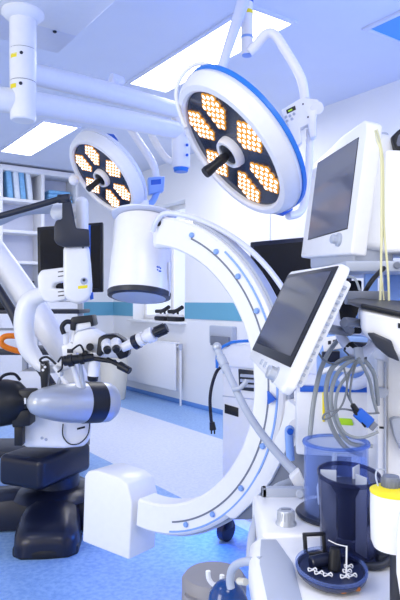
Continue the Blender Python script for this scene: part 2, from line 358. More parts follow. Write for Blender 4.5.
bm = BM(); prism(bm, [W(*q) for q in ((273, 206, 2.26), (292, 201, 2.3), (293, 210, 2.3), (284, 215, 2.28), (277, 213, 2.26))], V(0, .04, 0), .004); obj('rim_clip', bm, M['blue'], big, 'blue clip on the lower rim')
bm = BM(); prism(bm, [W(*q) for q in ((214, 68, 2.24), (222, 66, 2.25), (226, 72, 2.25), (218, 77, 2.24))], V(0, .03, 0), .004); obj('rim_clip', bm, M['blue'], big, 'blue clip on the upper rim')
bm = BM(); tpx(bm, [(219, 71, 2.25), (206, 64, 2.25), (192, 66, 2.25), (180, 79, 2.25), (176, 96, 2.25), (180, 113, 2.24), (186, 128, 2.22)], .0075, seg=10); obj('grab_rail', bm, M['white'], big)
# mounts of the small lamp
bm = BM(); tpx(bm, [(180, 158, 3.72), (168, 160, 3.74), (152, 136, 3.76), (149, 118, 3.78)], .022, seg=12); obj('yoke_arm', bm, M['white'], small)
bm = BM(); tpx(bm, [(130, 128, 3.7), (138, 140, 3.7), (153, 164, 3.68), (156, 180, 3.66)], .024, seg=12); obj('yoke_arm', bm, M['white'], small)
P = PL(W(156, 184, 3.62), 10)
bm = BM(); prism(bm, [P.p(*q) for q in ((148, 177), (165, 176), (164, 191), (149, 194))], P.n*.08, .008); cb = obj('control_box', bm, M['lblue'], small)
obj('display', prism(BM(), [P.p(*q, -.001) for q in ((151, 180), (161, 179), (161, 184), (151, 185))], P.n*.004, .001), M['blue'], cb)
bm = BM(); tpx(bm, [(157, 192, 3.66), (152, 202, 3.64), (142, 209, 3.6)], .02, seg=12); obj('yoke_arm', bm, M['lblue'], small)
bm = BM(); prism(bm, [W(*q) for q in ((106, 133, 3.5), (114, 134, 3.52), (118, 140, 3.52), (110, 139, 3.5))], V(0, .05, 0), .005); obj('rim_clip', bm, M['blue'], small, 'blue clip on the upper rim')
bm = BM(); ball(bm, W(74, 180, 3.48), .032); obj('side_knob', bm, M['white'], small)
bm = BM(); ball(bm, W(144, 203, 3.52), .03); obj('side_knob', bm, M['white'], small)

# ---------------- furniture at the left wall ----------------
LW = PL(K+(-e1)*0+e1*.38, math.degrees(math.atan2(-e2.y, -e2.x)))     # plane of the shelf fronts
LF = fr(V(LW.o.x, LW.o.y, 0), LW.u, UP)          # w towards the room
def lu(px, py=250): return LW.uv(px, py)[0]
def lz(px, py): return LW.uv(px, py)[1]
t = thing('open_shelving', 'tall white open shelving unit against the left wall, holding blue and white packs', 'shelving', LW.p(40, 300)*1)
t.location.z = 0
ua, ub, uc = lu(2), lu(43), lu(77); top = lz(40, 169)
uu = [lu(-40)-.04, ua-.01, ub, uc]
for x in uu: obj('side_panel', box(BM(), LF, (x-.022, x+.022), (0, top-.04), (-.34, 0), .003), M['white'], t)
obj('top_panel', box(BM(), LF, (uu[0]-.022, uc+.03), (top-.07, top), (-.34, .01), .004), M['white'], t)
for py in (202, 233, 263, 300): 
    z = lz(40, py); obj('shelf', box(BM(), LF, (uu[0], uc), (z-.02, z+.02), (-.33, -.005), .003), M['white'], t)
obj('back_panel', box(BM(), LF, (uu[0], uc), (.02, top-.02), (-.345, -.33), .002), M['lav'], t)
for i in range(3): 
    dr = obj('cupboard_door', box(BM(), LF, (uu[i]+.01, uu[i+1]-.01), (.05, lz(40, 302)), (-.012, .01), .003), M['white2'], t)
    obj('handle', box(BM(), LF, (uu[i+1]-.08, uu[i+1]-.065), (.7, .9), (.01, .03), .004), M['silver'], dr)
sz = lz(40, 202)+.021
for i, (px, wd, ht, m, lean, lab) in enumerate(((11, .075, .40, 'bag', .03, 'pale blue sterile pack leaning at the left end of the top shelf'), (18, .075, .42, 'bagw', .03, 'white pack leaning between two blue packs on the top shelf'),
        (24, .07, .39, 'bag', .03, 'second upright blue sterile pack from the left on the top shelf'), (31, .07, .36, 'bagw', .03, 'rightmost upright white pack on the top shelf'))):
    u = lu(px, 190); bm = BM()
    prism(bm, [LF @ V(u-wd/2+lean*.6, sz, -.05), LF @ V(u+wd/2+lean*.6, sz, -.05), LF @ V(u+wd/2-lean*.6, sz+ht*.95, -.05), LF @ V(u-wd/2-lean*.6, sz+ht, -.05)], LF.to_3x3() @ V(0, 0, -.2), .02, seg=3)
    tag(obj('sterile_pack', bm, M[m]), lab, 'sterile pack', 'packs on the open shelving')
u0, u1 = lu(49, 190), lu(74, 190)
bm = BM()
for k, (z0, z1_) in enumerate(((0, .06), (.06, .12), (.12, .17))): box(bm, LF, (u0+.01*k, u1-.012*k), (sz+z0, sz+z1_), (-.28, -.03-.01*k), .025, seg=3)
tag(obj('folded_drape', bm, M['bag']), 'folded blue cloth pack lying flat on the top shelf, right compartment', 'folded cloth', 'packs on the open shelving')
bm = BM(); sz2 = lz(40, 300)+.021
box(bm, LF, (lu(12), lu(34)), (sz2, sz2+.16), (-.28, -.04), .03, seg=3)
tag(obj('storage_box', bm, M['bag']), 'blue storage box on the lowest open shelf behind the white microscope arm', 'box')
bm = BM(); z = sz2+.161
u0 = lu(21); u1 = lu(35)
box(bm, LF, (u0, u1), (z, z+.03), (-.22, -.06), .01); box(bm, LF, (u0+.05, u1-.06), (z+.03, z+.085), (-.2, -.08), .012); cyl(bm, LF @ V(u0-.03, z+.06, -.13), LF @ V(u1+.03, z+.06, -.13), .012)
tag(obj('instrument_head', bm, M['black']), 'small black instrument lying on the blue storage box', 'instrument')

# radiator under the window
t = thing('radiator', 'white panel radiator under the window sill on the back wall', 'radiator', K+e1*bwt(155)+e2*.1)
a0, a1 = bwt(126), bwt(184)
bm = BM(); rb(bm, (a0, a1), (.05, .07), (.18, .76), .006); rb(bm, (a0, a1), (.11, .13), (.18, .76), .006)
obj('panel', bm, M['white'], t)
bm = BM(); rb(bm, (a0, a1), (.05, .13), (.755, .77), .004); obj('grille', bm, M['white2'], t)
bm = BM(); q = K+e1*(a1+.06)+e2*.09
tube(bm, [q+UP*.003-e2*.0, q+UP*.3, q+UP*.68, q+UP*.72-e1*.03, q+UP*.72-e1*.09], .014); obj('pipe', bm, M['white2'], t)
bm = BM(); cyl(bm, q+UP*.69, q+UP*.76, .026); obj('valve', bm, M['lgrey'], t)
# items on the sill
for px, lab in ((164, 'black and white hand instrument on the window sill, left one of two'), (177, 'black and white hand instrument on the window sill, right one, nearer the blue stripe')):
    u = bwt(px); t = thing('hand_instrument', lab, 'instrument', K+e1*u+e2*.02+UP*1.03, 'instruments on the window sill')
    bm = BM(); rb(bm, (u-.13, u+.13), (-.04, .08), (1.031, 1.09), .02); obj('base', bm, M['black'], t)
    bm = BM(); c = K+e1*u+e2*.02
    tube(bm, [c-e1*.16+UP*1.15, c+UP*1.16, c+e1*.15+UP*1.21], .026); cyl(bm, c-e1*.05+UP*1.07, c-e1*.05+UP*1.15, .014); cyl(bm, c+e1*.05+UP*1.07, c+e1*.05+UP*1.17, .014); obj('bar', bm, M['black'], t)
    bm = BM(); rb(bm, (u-.12, u+.12), (-.03, .06), (1.085, 1.12), .012); ball(bm, c+UP*1.16, .022); obj('cover', bm, M['white'], t, 'white cover')

# wall socket box
t = thing('wall_socket_box', 'pale grey socket box on the back wall beneath the blue stripe', 'socket box', K+e1*bwt(226)+UP*.95)
u0, u1 = bwt(214), bwt(237); zq0, zq1 = BW.uv(226, 344)[1], BW.uv(226, 326)[1]
obj('box', rb(BM(), (u0, u1), (0, .07), (zq0, zq1), .01), M['lgrey'], t)
obj('flap', rb(BM(), (u0+.06, u1-.03), (.07, .10), (zq0-.02, zq0+.09), .008), M['grey'], t)

# cream bin near the far corner
c = atz(114, 399, 0); t = thing('waste_bin', 'cream rounded bin on the floor by the far corner behind the microscope', 'bin', c)
A = fr(c, V(1, 0, 0), V(0, 1, 0))
obj('body', lathe(BM(), A, [(0, 0.002), (.14, .002), (.15, .02), (.175, .3), (.18, .55), (.17, .56), (0, .56)]), M['cream'], t)
obj('lid', lathe(BM(), A, [(.182, .56), (.186, .575), (.17, .63), (.08, .66), (0, .665)]), M['lgrey'], t)

# black monitor far left on its own trolley + shelves
YM = 4.3
t = thing('monitor_trolley', 'black framed trolley behind the microscope carrying a large black screen', 'trolley', V(W(40, 300, YM).x, YM, 0))
P = PL(W(60, 260, YM), 4)
bm = BM(); prism(bm, [P.p(*q) for q in ((37, 227), (103, 222), (103, 292), (38, 294))], P.n*.06, .008); mo = obj('monitor', bm, M['black'], t)
obj('screen', prism(BM(), [P.p(*q, -.002) for q in ((40, 230), (100, 225.5), (100, 288), (41, 290))], P.n*.004, 0), M['screenb'], mo)
obj('side_strip', prism(BM(), [P.p(*q, -.006) for q in ((88.5, 225), (90.5, 225), (90.5, 290), (88.5, 290))], P.n*.006, .001), M['blue'], mo, 'blue edge strip')
bm = BM(); cx = W(18, 300, YM).x
for x in (cx, cx+.42): box(bm, fr(V(x, YM+.18, 0), V(1, 0, 0), V(0, 1, 0)), (-.02, .02), (-.02, .02), (.1, 1.32 if x == cx else 1.5), .004)
obj('post', bm, M['lgrey'], t)
for z, th_ in ((.15, .05), (.55, .03), (.9, .04), (1.2, .03)):
    bm = BM(); box(bm, fr(V(cx, YM+.2, 0), V(1, 0, 0), V(0, 1, 0)), (-.35, .45), (-.22, .2), (z, z+th_), .006); obj('shelf', bm, M['dgrey'], t)
for (x0, x1, z0, h, m, nm, lb) in ((-.32, -.02, 1.23, .12, 'black', 'recorder', None), (-.3, .0, .94, .14, 'white2', 'light_source', 'white electronics unit'), (.0, .4, .58, .2, 'white2', 'power_unit', None)):
    bm = BM(); box(bm, fr(V(cx, YM+.2, 0), V(1, 0, 0), V(0, 1, 0)), (x0, x1), (-.18, .16), (z0, z0+h), .012); obj(nm, bm, M[m], t, lb)
for x in (-.3, .40):
    for y in (-.18, .17):
        bm = BM(); c = V(cx+x, YM+.2+y, .05); cyl(bm, c-V(.018, 0, 0), c+V(.018, 0, 0), .05); box(bm, fr(c, V(1, 0, 0), V(0, 1, 0)), (-.025, .025), (-.02, .02), (.03, .1), .004); obj('caster', bm, M['lgrey'], t)

# ---------------- microscope ----------------
base = V(-.84, 3.45, 0)
t = thing('surgical_microscope', 'large white floor standing surgical microscope with dark navy base at left', 'surgical microscope', base); ms = t
def lobe(d, L, w_, tip=.13, root=.20):
    d = d.normalized(); s_ = V(-d.y, d.x, 0); bm = BM(); q = BM()
    sec = [(0, root, w_*.42), (L*.35, root, w_*.45), (L*.62, root*.92, w_*.5), (L*.8, tip*1.15, w_*.5), (L*.92, tip, w_*.47), (L*.985, tip*.8, w_*.38), (L, tip*.55, w_*.28)]
    rings = []
    for x, h, hw in sec:
        pr = [(-hw, .012), (-hw, .05), (-hw*.98, h*.62), (-hw*.86, h*.86), (-hw*.55, h), (0, h*1.03), (hw*.55, h), (hw*.86, h*.86), (hw*.98, h*.62), (hw, .05), (hw, .012)]
        rings.append([q.verts.new(base+d*x+s_*y+UP*z) for y, z in pr])
    for A_, B_ in zip(rings, rings[1:]):
        for i in range(11):
            j = (i+1) % 11; q.faces.new((A_[i], A_[j], B_[j], B_[i]))
    q.faces.new(rings[0]); q.faces.new(rings[-1][::-1]); bmesh.ops.recalc_face_normals(q, faces=q.faces); merge(bm, q)
    return bm
for dd, L in ((V(.12, -1, 0), .50), (V(-1, -.02, 0), .62), (V(1, .10, 0), .30), (V(-.1, 1, 0), .5)):
    f_ = obj('foot', lobe(dd, L, .33), M['navy'], ms)
    d_ = dd.normalized(); s_ = V(-d_.y, d_.x, 0); bm = BM()
    prism(bm, [base+d_*a+s_*b for a, b in ((L*.55, -.172), (L*.9, -.165), (L*.99, -.12), (L*1.01, 0), (L*.99, .12), (L*.9, .165), (L*.55, .172))], UP*.045, .01)
    obj('bumper', bm, M['black'], f_)
A = fr(base, V(1, 0, 0), V(0, 1, 0))
obj('base_column', lathe(BM(), A, [(.0, .17), (.25, .17), (.22, .20), (.135, .225), (.13, .32), (.14, .34), (0, .34)], 40), M['navy'], ms)
rd = V(.416, .909, 0); ld = V(-.909, .416, 0); cc = W(44, 461, 3.1)
G = fr(V(cc.x, cc.y, 0)+ld*.02, rd, ld)
sg = 1 if (G.to_3x3() @ V(0, 0, 1)).z > 0 else -1
def gb(bm, a, b, z, r, mi=0, seg=3): return box(bm, G, a, b, (z[0], z[1]) if sg > 0 else (-z[1], -z[0]), r, mi, seg)
obj('base_cabinet', gb(BM(), (0, .46), (0, .30), (.285, .455), .035, seg=5), M['navy'], ms)
bm = BM(); c = W(17, 478, 3.35); cyl(bm, c-V(0, .0, 0), c+V(.0, .04, 0), .042); obj('caster', bm, M['lgrey'], ms)
# white pedestal
P = PL(W(60, 430, 3.18), 12)
bm = BM(); prism(bm, [P.p(*q) for q in ((24, 448), (22, 438), (24, 408), (50, 398), (88, 398), (92, 410), (90, 440), (84, 447), (64, 449))], P.n*.26, .02, seg=3); pd = obj('pedestal', bm, M['white'], ms)
obj('slot', prism(BM(), [P.p(*q, -.001) for q in ((77, 428), (85, 426), (85, 428), (77, 430))], P.n*.004, 0), M['black'], pd)
bm = BM(); tube(bm, [P.p(63, 424, -.012), P.p(63, 436, -.014), P.p(70, 444, -.014), P.p(80, 443, -.014), P.p(88, 434, -.012), P.p(90, 420, -.012)], .0035, seg=8); obj('cable', bm, M['black'], ms)
bm = BM(); cyl(bm, P.p(42, 438, 0), P.p(42, 438, -.004), .008); cyl(bm, P.p(46, 439.5, 0), P.p(46, 439.5, -.004), .008); obj('bolt', bm, M['lgrey'], pd)
# silver drum arm
c0, c1 = W(28, 403, 2.88), W(113, 402, 3.22); Lc = (c1-c0).length; F = axis(c0, c1-c0)
obj('drive_housing', lathe(BM(), F, [(0, 0), (.028, .006), (.052, .026), (.074, .075), (.092, .15), (.102, .22), (.107, .29), (.107, .31)], 40), M['silver'], ms)
obj('drive_band', lathe(BM(), F, [(.104, .305), (.109, .31), (.109, .41), (.104, .415)], 40), M['black'], ms)
obj('drive_housing', lathe(BM(), F, [(.106, .41), (.108, .42), (.106, Lc-.04), (.09, Lc-.012), (.06, Lc), (0, Lc)], 40), M['silver'], ms, 'silver right end of the drive')
# black motor at left
c0, c1 = W(-32, 406, 3.15), W(30, 400, 3.1); F = axis(c0, c1-c0); L = (c1-c0).length
obj('motor', lathe(BM(), F, [(0, 0), (.11, 0), (.125, .02), (.125, L*.42), (.121, L*.43), (.121, L*.45), (.125, L*.46), (.12, L*.66), (.105, L*.82), (.07, L*.92), (.05, L), (0, L)], 40), M['black'], ms)
bm = BM(); tpx(bm, [(-6, 388, 3.02), (3, 376, 3.02), (14, 374, 3.04), (20, 380, 3.06)], .008, seg=8); obj('motor_handle', bm, M['black'], ms)
bm = BM(); P = PL(W(20, 420, 3.05), 0)
prism(bm, [P.p(*q) for q in ((10, 412), (29, 410), (30, 426), (12, 428))], P.n*.12, .008); prism(bm, [P.p(*q, .02) for q in ((14, 424), (22, 424), (22, 446), (14, 446))], P.n*.06, .004); prism(bm, [P.p(*q) for q in ((18, 390), (34, 390), (36, 396), (36, 408), (18, 410))], P.n*.08, .008)
mb = obj('motor_bracket', bm, M['black'], ms)
obj('switch', prism(BM(), [P.p(*q, -.003) for q in ((24, 398), (26, 398), (26, 404), (24, 404))], P.n*.004, 0), M['white'], mb)
# big diagonal arm
bm = BM(); tpx(bm, [(-30, 222, 3.55, .085), (5, 268, 3.5, .085), (40, 318, 3.42, .082), (66, 358, 3.34, .07), (84, 392, 3.25, .06)], .08, seg=24, flat=.75); obj('boom_arm', bm, M['white'], ms)
bm = BM(); tpx(bm, [(-20, 262, 3.4), (0, 292, 3.38), (14, 316, 3.36), (24, 342, 3.33), (34, 358, 3.3), (52, 386, 3.22)], .026, seg=12); obj('cable_sleeve', bm, M['dgrey'], ms)
# looping fork arm
bm = BM(); tpx(bm, [(52, 293, 3.12, .034), (38, 296, 3.12, .044), (29, 302, 3.12, .050), (25, 313, 3.12, .052), (24, 328, 3.12, .052), (27, 345, 3.12, .050), (34, 357, 3.12, .044), (44, 367, 3.10, .032), (62, 366, 3.06, .028), (72, 360, 3.04, .026)], .04, seg=20, flat=1.15); obj('fork_arm', bm, M['white'], ms)
P = PL(W(50, 285, 3.07), 6)
bm = BM(); prism(bm, [P.p(*q) for q in ((38, 292), (37, 276), (41, 270), (66, 267), (66, 281), (54, 283), (52, 288), (66, 289), (66, 300), (50, 303), (44, 301))], P.n*.12, .012, seg=3); fk = obj('fork', bm, M['white'], ms)
bm = BM()
for q in ((58, 271.5), (58, 276), (58, 291.5), (58, 295.5)): prism(bm, [P.p(q[0], q[1], -.001), P.p(q[0]+6, q[1]-.8, -.001), P.p(q[0]+6, q[1]+.2, -.001), P.p(q[0], q[1]+1, -.001)], P.n*.003, 0)
obj('slot', bm, M['black'], fk)
# vertical module
P = PL(W(76, 275, 3.02), 8)
bm = BM(); prism(bm, [P.p(*q) for q in ((63, 246), (88, 244), (90, 262), (91.5, 284), (91, 296), (86, 302), (78, 304), (70, 302), (64, 297), (63, 284))], P.n*.13, .02, seg=4); vm = obj('vertical_housing', bm, M['white'], ms)
obj('warning_label', prism(BM(), [P.p(*q, -.001) for q in ((78, 286), (87.5, 285), (87.5, 288), (78, 289))], P.n*.002, 0), M['yellow'], vm, 'yellow label')
bm = BM(); cyl(bm, P.p(84, 281, 0), P.p(84, 281, -.006), .018); obj('port', bm, M['lgrey'], vm)
bm = BM(); cyl(bm, P.p(84, 280, -.004), P.p(84, 280, -.01), .008); obj('port_core', bm, M['dgrey'], vm); obj('screw', cyl(BM(), P.p(83, 247.5, -.001), P.p(83, 247.5, -.006), .005), M['dgrey'], vm)
obj('clip', prism(BM(), [P.p(*q, .02) for q in ((90, 293), (93, 292), (93.5, 299), (90, 300))], P.n*.04, .003), M['blue'], vm, 'small blue clip')
bm = BM(); tpx(bm, [(82, 246, 3.1), (82, 203, 3.1)], .033, seg=20); ball(bm, W(82, 203, 3.1), .033); obj('upper_post', bm, M['white'], ms)
bm = BM(); cyl(bm, W(54, 212, 3.12), W(80, 211, 3.12), .040); ball(bm, W(56, 212, 3.12), (.03, .04, .042)); obj('pivot', bm, M['white'], ms)
# dark clamp + arms
P = PL(W(70, 235, 2.98), 10)
bm = BM(); prism(bm, [P.p(*q) for q in ((54, 226), (56, 220), (62, 219), (62, 202), (71, 200), (76, 228), (89, 229), (90, 246), (66, 247), (57, 244), (54, 240))], P.n*.07, .008); obj('clamp', bm, M['dgrey'], ms, 'dark grey clamp')
bm = BM(); tpx(bm, [(-40, 226, 3.0), (0, 216, 3.0), (56, 200, 3.0), (62, 198, 3.0)], .016, seg=12); cyl(bm, W(58, 199, 2.99), W(70, 198, 2.99), .022); cyl(bm, W(64, 199, 2.97), W(64, 199, 3.03), .02); obj('link_rod', bm, M['dgrey'], ms, 'dark link rod')
bm = BM(); tpx(bm, [(-40, 238, 3.1), (0, 221, 3.1), (25, 211, 3.1), (60, 209, 3.12)], .024, seg=12); obj('link_arm', bm, M['lgrey'], ms)
# optical head
P = PL(W(85, 345, 2.95), 0)
bm = BM(); prism(bm, [P.p(*q) for q in ((73, 336), (78, 330), (92, 328), (104, 336), (101, 346), (97, 356), (80, 355), (72, 350))], P.n*.12, .012, seg=3); hd = obj('optical_head', bm, M['white'], ms)
bm = BM(); prism(bm, [P.p(*q, -.02) for q in ((70, 320), (72, 317), (92, 315), (94, 325), (91, 327), (90, 322), (76, 324), (75, 331), (70, 330))], P.n*.12, .004); obj('viewer_hood', bm, M['black'], ms)
bm = BM(); prism(bm, [P.p(*q, -.01) for q in ((76, 323), (90, 321), (92, 327), (75, 332))], P.n*.10, .004); obj('viewer', bm, M['white'], ms)
bm = BM(); tpx(bm, [(64, 334, 2.93), (62, 327, 2.93), (66, 322, 2.93), (71, 322, 2.94)], .012, seg=10); obj('lever', bm, M['black'], ms)
bm = BM(); prism(bm, [P.p(*q, .01) for q in ((61, 346), (70, 342), (77, 346), (76, 357), (70, 359), (62, 356))], P.n*.1, .008); tpx(bm, [(66, 344, 2.97), (66, 332, 2.96)], .014); tpx(bm, [(72, 342, 2.97), (74, 330, 2.97)], .01); sb = obj('side_block', bm, M['white'], ms)
obj('badge', prism(BM(), [P.p(*q, .006) for q in ((67, 349), (73, 349), (73, 353), (67, 353))], P.n*.004, .001), M['dgrey'], sb)
bm = BM(); cyl(bm, W(90, 347, 2.95), W(90, 347, 2.90), .019); cyl(bm, W(85, 353, 2.95), W(85, 353, 2.91), .013); obj('focus_knob', bm, M['black'], ms)
bm = BM(); cyl(bm, W(64, 361, 2.92), W(94, 357, 2.92), .026, .019); cyl(bm, W(68, 361, 2.92), W(73, 360, 2.92), .031); cyl(bm, W(80, 359, 2.92), W(84, 358.5, 2.92), .028); cyl(bm, W(90, 358, 2.92), W(116, 362, 2.9), .011); obj('cross_bar', bm, M['black'], ms)
bm = BM(); cyl(bm, W(95, 352, 2.95), W(93, 378, 2.95), .034, .026); objv = obj('objective', bm, M['white'], ms)
bm = BM(); cyl(bm, W(93, 376, 2.95), W(92.7, 381, 2.95), .028, .025); obj('lens_ring', bm, M['black'], objv)
bm = BM(); prism(bm, [P.p(*q, -.06) for q in ((96, 355), (98, 338), (103, 335), (115, 334), (124, 340), (129, 350), (128, 357), (119, 360), (113, 350), (105, 350), (101, 357))], P.n*.12, .010, seg=3); obj('binocular_hood', bm, M['black'], ms)
for x, y in ((107, 346), (116, 345)):
    bm = BM(); cyl(bm, W(x, y-2, 2.90), W(x, y+3, 2.84), .030, .025); e_ = obj('eyepiece', bm, M['white'], ms)
    bm = BM(); cyl(bm, W(x, y+3, 2.842), W(x+.5, y+5.5, 2.82), .019, .017); obj('eye_cup', bm, M['black'], e_)
bm = BM(); cyl(bm, W(107, 359, 2.9), W(121, 366, 2.86), .011); cyl(bm, W(119, 365, 2.865), W(130, 371, 2.84), .020, .018); obj('grip_handle', bm, M['black'], ms)
for k, (a, b, r0, m) in enumerate((((122, 348), (135, 342), .024, 'white'), ((134, 343), (139, 340.5), .036, 'navy'), ((139, 340.5), (144, 338), .033, 'white'), ((144, 338), (147, 336.5), .024, 'white'), ((147, 337), (154, 333.5), .036, 'white'), ((154, 333.5), (167, 327.5), .021, 'dgrey'))):
    bm = BM(); cyl(bm, W(*a, 2.86-.01*k), W(*b, 2.85-.01*k), r0*(1.0 if k else .9), r0*(1.12 if k == 5 else 1))
    if k == 5:
        F = axis(W(*a, 2.81), W(*b, 2.80)-W(*a, 2.81))
        for j in range(14):
            x = 2*math.pi*j/14; box(bm, F @ Matrix.Rotation(x, 4, 'Z'), (.0235, .028), (-.003, .003), (.01, .06), .001)
    obj('ocular_tube' if k < 5 else 'ocular_grip', bm, M[m], ms)
bm = BM(); cyl(bm, W(138, 343, 2.83), W(139, 348, 2.82), .006); obj('lock_screw', bm, M['black'], ms)
for a, b, r0, m in (((54, 366), (72, 392), .012, 'white'), ((72, 362), (80, 390), .014, 'white'), ((62, 372), (58, 386), .010, 'lgrey'), ((80, 362), (84, 388), .010, 'silver')):
    bm = BM(); cyl(bm, W(*a, 3.0), W(*b, 3.02), r0); obj('strut', bm, M[m], ms)
bm = BM(); P = PL(W(44, 370, 2.98), 0)
prism(bm, [P.p(*q) for q in ((40, 362), (47, 361), (48, 373), (46, 391), (41, 391), (40, 376))], P.n*.05, .006); tpx(bm, [(44, 364, 2.97), (40, 360, 2.97), (47, 357, 2.98), (56, 364, 2.98)], .006); gp = obj('hand_control', bm, M['black'], ms)
bm = BM()
for q in ((43, 364), (45, 367), (43, 370)): cyl(bm, P.p(*q), P.p(*q, -.006), .007)
obj('button', bm, M['white'], gp)
bm = BM(); tpx(bm, [(58, 362, 2.92), (62, 357, 2.9), (62, 368, 2.9), (58, 372, 2.92)], .005); tpx(bm, [(72, 350, 2.9), (80, 345, 2.88), (84, 352, 2.89)], .005); obj('fine_cable', bm, M['black'], ms)
tag(obj('orange_hose', tpx(BM(), [(27, 353, 3.45), (14, 350, 3.43), (4, 346, 3.41), (1, 341, 3.4), (5, 336.5, 3.41), (15, 336, 3.43), (28, 339, 3.45)], .017, seg=12), M['orange']), 'bright orange hose loop behind the microscope arm at left', 'hose')

# ---------------- C-arm ----------------
th = math.radians(39); h = V(math.cos(th), -math.sin(th), 0); nn = V(-math.sin(th), -math.cos(th), 0)   # nn faces the camera
oc = V(-.343, 2.41, 0)-V(math.sin(th), math.cos(th), 0)*.05
CC = V(oc.x, oc.y, 0)+h*.2196+UP*1.02; RR = .558
t = thing('c_arm', 'white C-shaped X-ray arm with image intensifier above and square tube housing below, centre', 'c-arm', V(CC.x, CC.y, 0)+h*.9-nn*.35); ca = t
def arcpt(deg, r, off=0): a = math.radians(deg); return CC+h*(r*math.cos(a))+UP*(r*math.sin(a))-nn*off
def arcband(bm, a0, a1, r0, r1, o0, o1, n=60, b=0, mi=0):
    q = BM(); rings = []
    for i in range(n+1):
        a = a0+(a1-a0)*i/n; rings.append([q.verts.new(arcpt(a, r, o)) for r, o in ((r0, o0+b), (r0+b, o0), (r1-b, o0), (r1, o0+b), (r1, o1-b), (r1-b, o1), (r0+b, o1), (r0, o1-b))] if b else [q.verts.new(arcpt(a, r, o)) for r, o in ((r0, o0), (r1, o0), (r1, o1), (r0, o1))])
    k = len(rings[0])
    for A_, B_ in zip(rings, rings[1:]):
        for i in range(k): j = (i+1) % k; q.faces.new((A_[i], A_[j], B_[j], B_[i]))
    q.faces.new(rings[0]); q.faces.new(rings[-1][::-1]); bmesh.ops.recalc_face_normals(q, faces=q.faces); merge(bm, q, mi); return bm
AT, AB = 84, -95
obj('arc', arcband(BM(), AB, AT, RR-.074, RR+.036, 0, .10, 90, .008), M['white'], ca)
obj('groove', arcband(BM(), -76, 66, RR-.016, RR-.010, -.0015, .002, 80), M['grey'], ca)
obj('inner_rail', arcband(BM(), -78, 50, RR+.018, RR+.024, -.004, .002, 80), M['lblue'], ca, 'thin blue rail')
for a in (-69, -55, -38, -20, 12, 26, 40, 53, 66):
    r_ = RR; bm = BM(); cyl(bm, arcpt(a, r_, 0), arcpt(a, r_, -.010), .010, .009); obj('stud', bm, M['lblue'], ca)
obj('guide_rail', arcband(BM(), -96, 70, RR+.036, RR+.046, .03, .07, 80), M['lgrey'], ca)
# sleeve that carries the arc
SP = PL(V(CC.x, CC.y, 0), -39)
obj('sleeve', prism(BM(), [SP.p(*q, -.004) for q in ((224, 514), (230, 519), (235, 519), (252, 503), (270, 482), (284, 455), (300, 410), (288, 400), (279, 430), (264, 465), (245, 494))], SP.n*.13, .005), M['white2'], ca)
# tube housing
b0 = V(-.486, 2.45, 0); zb = CAMZ-242/FPX*2.45; zt = zb+.245
def bp(s, z): return b0+h*s+UP*z
prof = [(0, zb), (.275, zb-.01+.0)]
pts = [bp(-.005, zb), bp(.272, zb), bp(.286, zt-.02), bp(.262, zt+.045), bp(.215, zt+.062), bp(.09, zt+.068), bp(.03, zt+.055), bp(.008, zt+.03)]
obj('tube_housing', prism(BM(), pts, -nn*.15, .008, seg=3), M['white'], ca)
# image intensifier
top_c = W(144, 220, 2.47); bot_c = W(139, 298, 2.40); F = axis(bot_c, top_c-bot_c); L = (top_c-bot_c).length
obj('image_intensifier', lathe(BM(), F, [(0, .02), (.126, .02), (.127, .03), (.124, L*.5), (.121, L-.015), (.112, L), (0, L)], 56), M['white'], ca)
obj('intensifier_rim', lathe(BM(), F, [(0, .0), (.118, 0), (.128, .004), (.130, .022), (.126, .026)], 56), M['dgrey'], ca, 'dark lower rim')
obj('intensifier_face', lathe(BM(), F, [(0, -.004), (.10, -.004), (.112, .001)], 40), M['lgrey'], ca)
obj('top_flange', lathe(BM(), F, [(0, L+.001), (.09, L+.001), (.135, L+.012), (.137, L+.018), (.12, L+.024), (0, L+.026)], 56), M['lav'], ca)
# mounting head that joins arc to intensifier
hh = V(CC.x, CC.y, 0)
obj('mounting_head', box(BM(), fr(arcpt(AT, RR-.02, .05), h, UP), (-.05, .02), (-.06, .05), (-.05, .03), .02, seg=4), M['white'], ca)
bm = BM(); c = arcpt(83.5, RR+.012, 0); cyl(bm, c-nn*.004, c+nn*.010, .013, .011); obj('socket', bm, M['black'], ca)
bm = BM()
for q in ((160, 266), (160, 269), (163, 266), (166, 267), (166, 270), (163, 270)):
    d = F.inverted() @ W(q[0], q[1], 2.31); a = math.atan2(d.y, d.x); p0 = F @ V(.123*math.cos(a), .123*math.sin(a), d.z); p1 = F @ V(.1265*math.cos(a), .1265*math.sin(a), d.z); cyl(bm, p0, p1, .004)
obj('button', bm, M['blue'], ca)
bm = BM(); tube(bm, [arcpt(85, RR-.02, -.012), arcpt(83, RR+.02, -.015), arcpt(80, RR+.05, .0), arcpt(70, RR+.055, .03), arcpt(56, RR+.058, .05), arcpt(42, RR+.075, .05), arcpt(28, RR+.09, .06), arcpt(10, RR+.12, .1)], .010, seg=12); obj('cable_hose', bm, M['lav'], ca)
bm = BM(); tube(bm, [W(170, 262, 2.37), W(169.5, 280, 2.37), W(168, 296, 2.37)], .006, seg=8); obj('cable_hose', bm, M['lav'], ca)
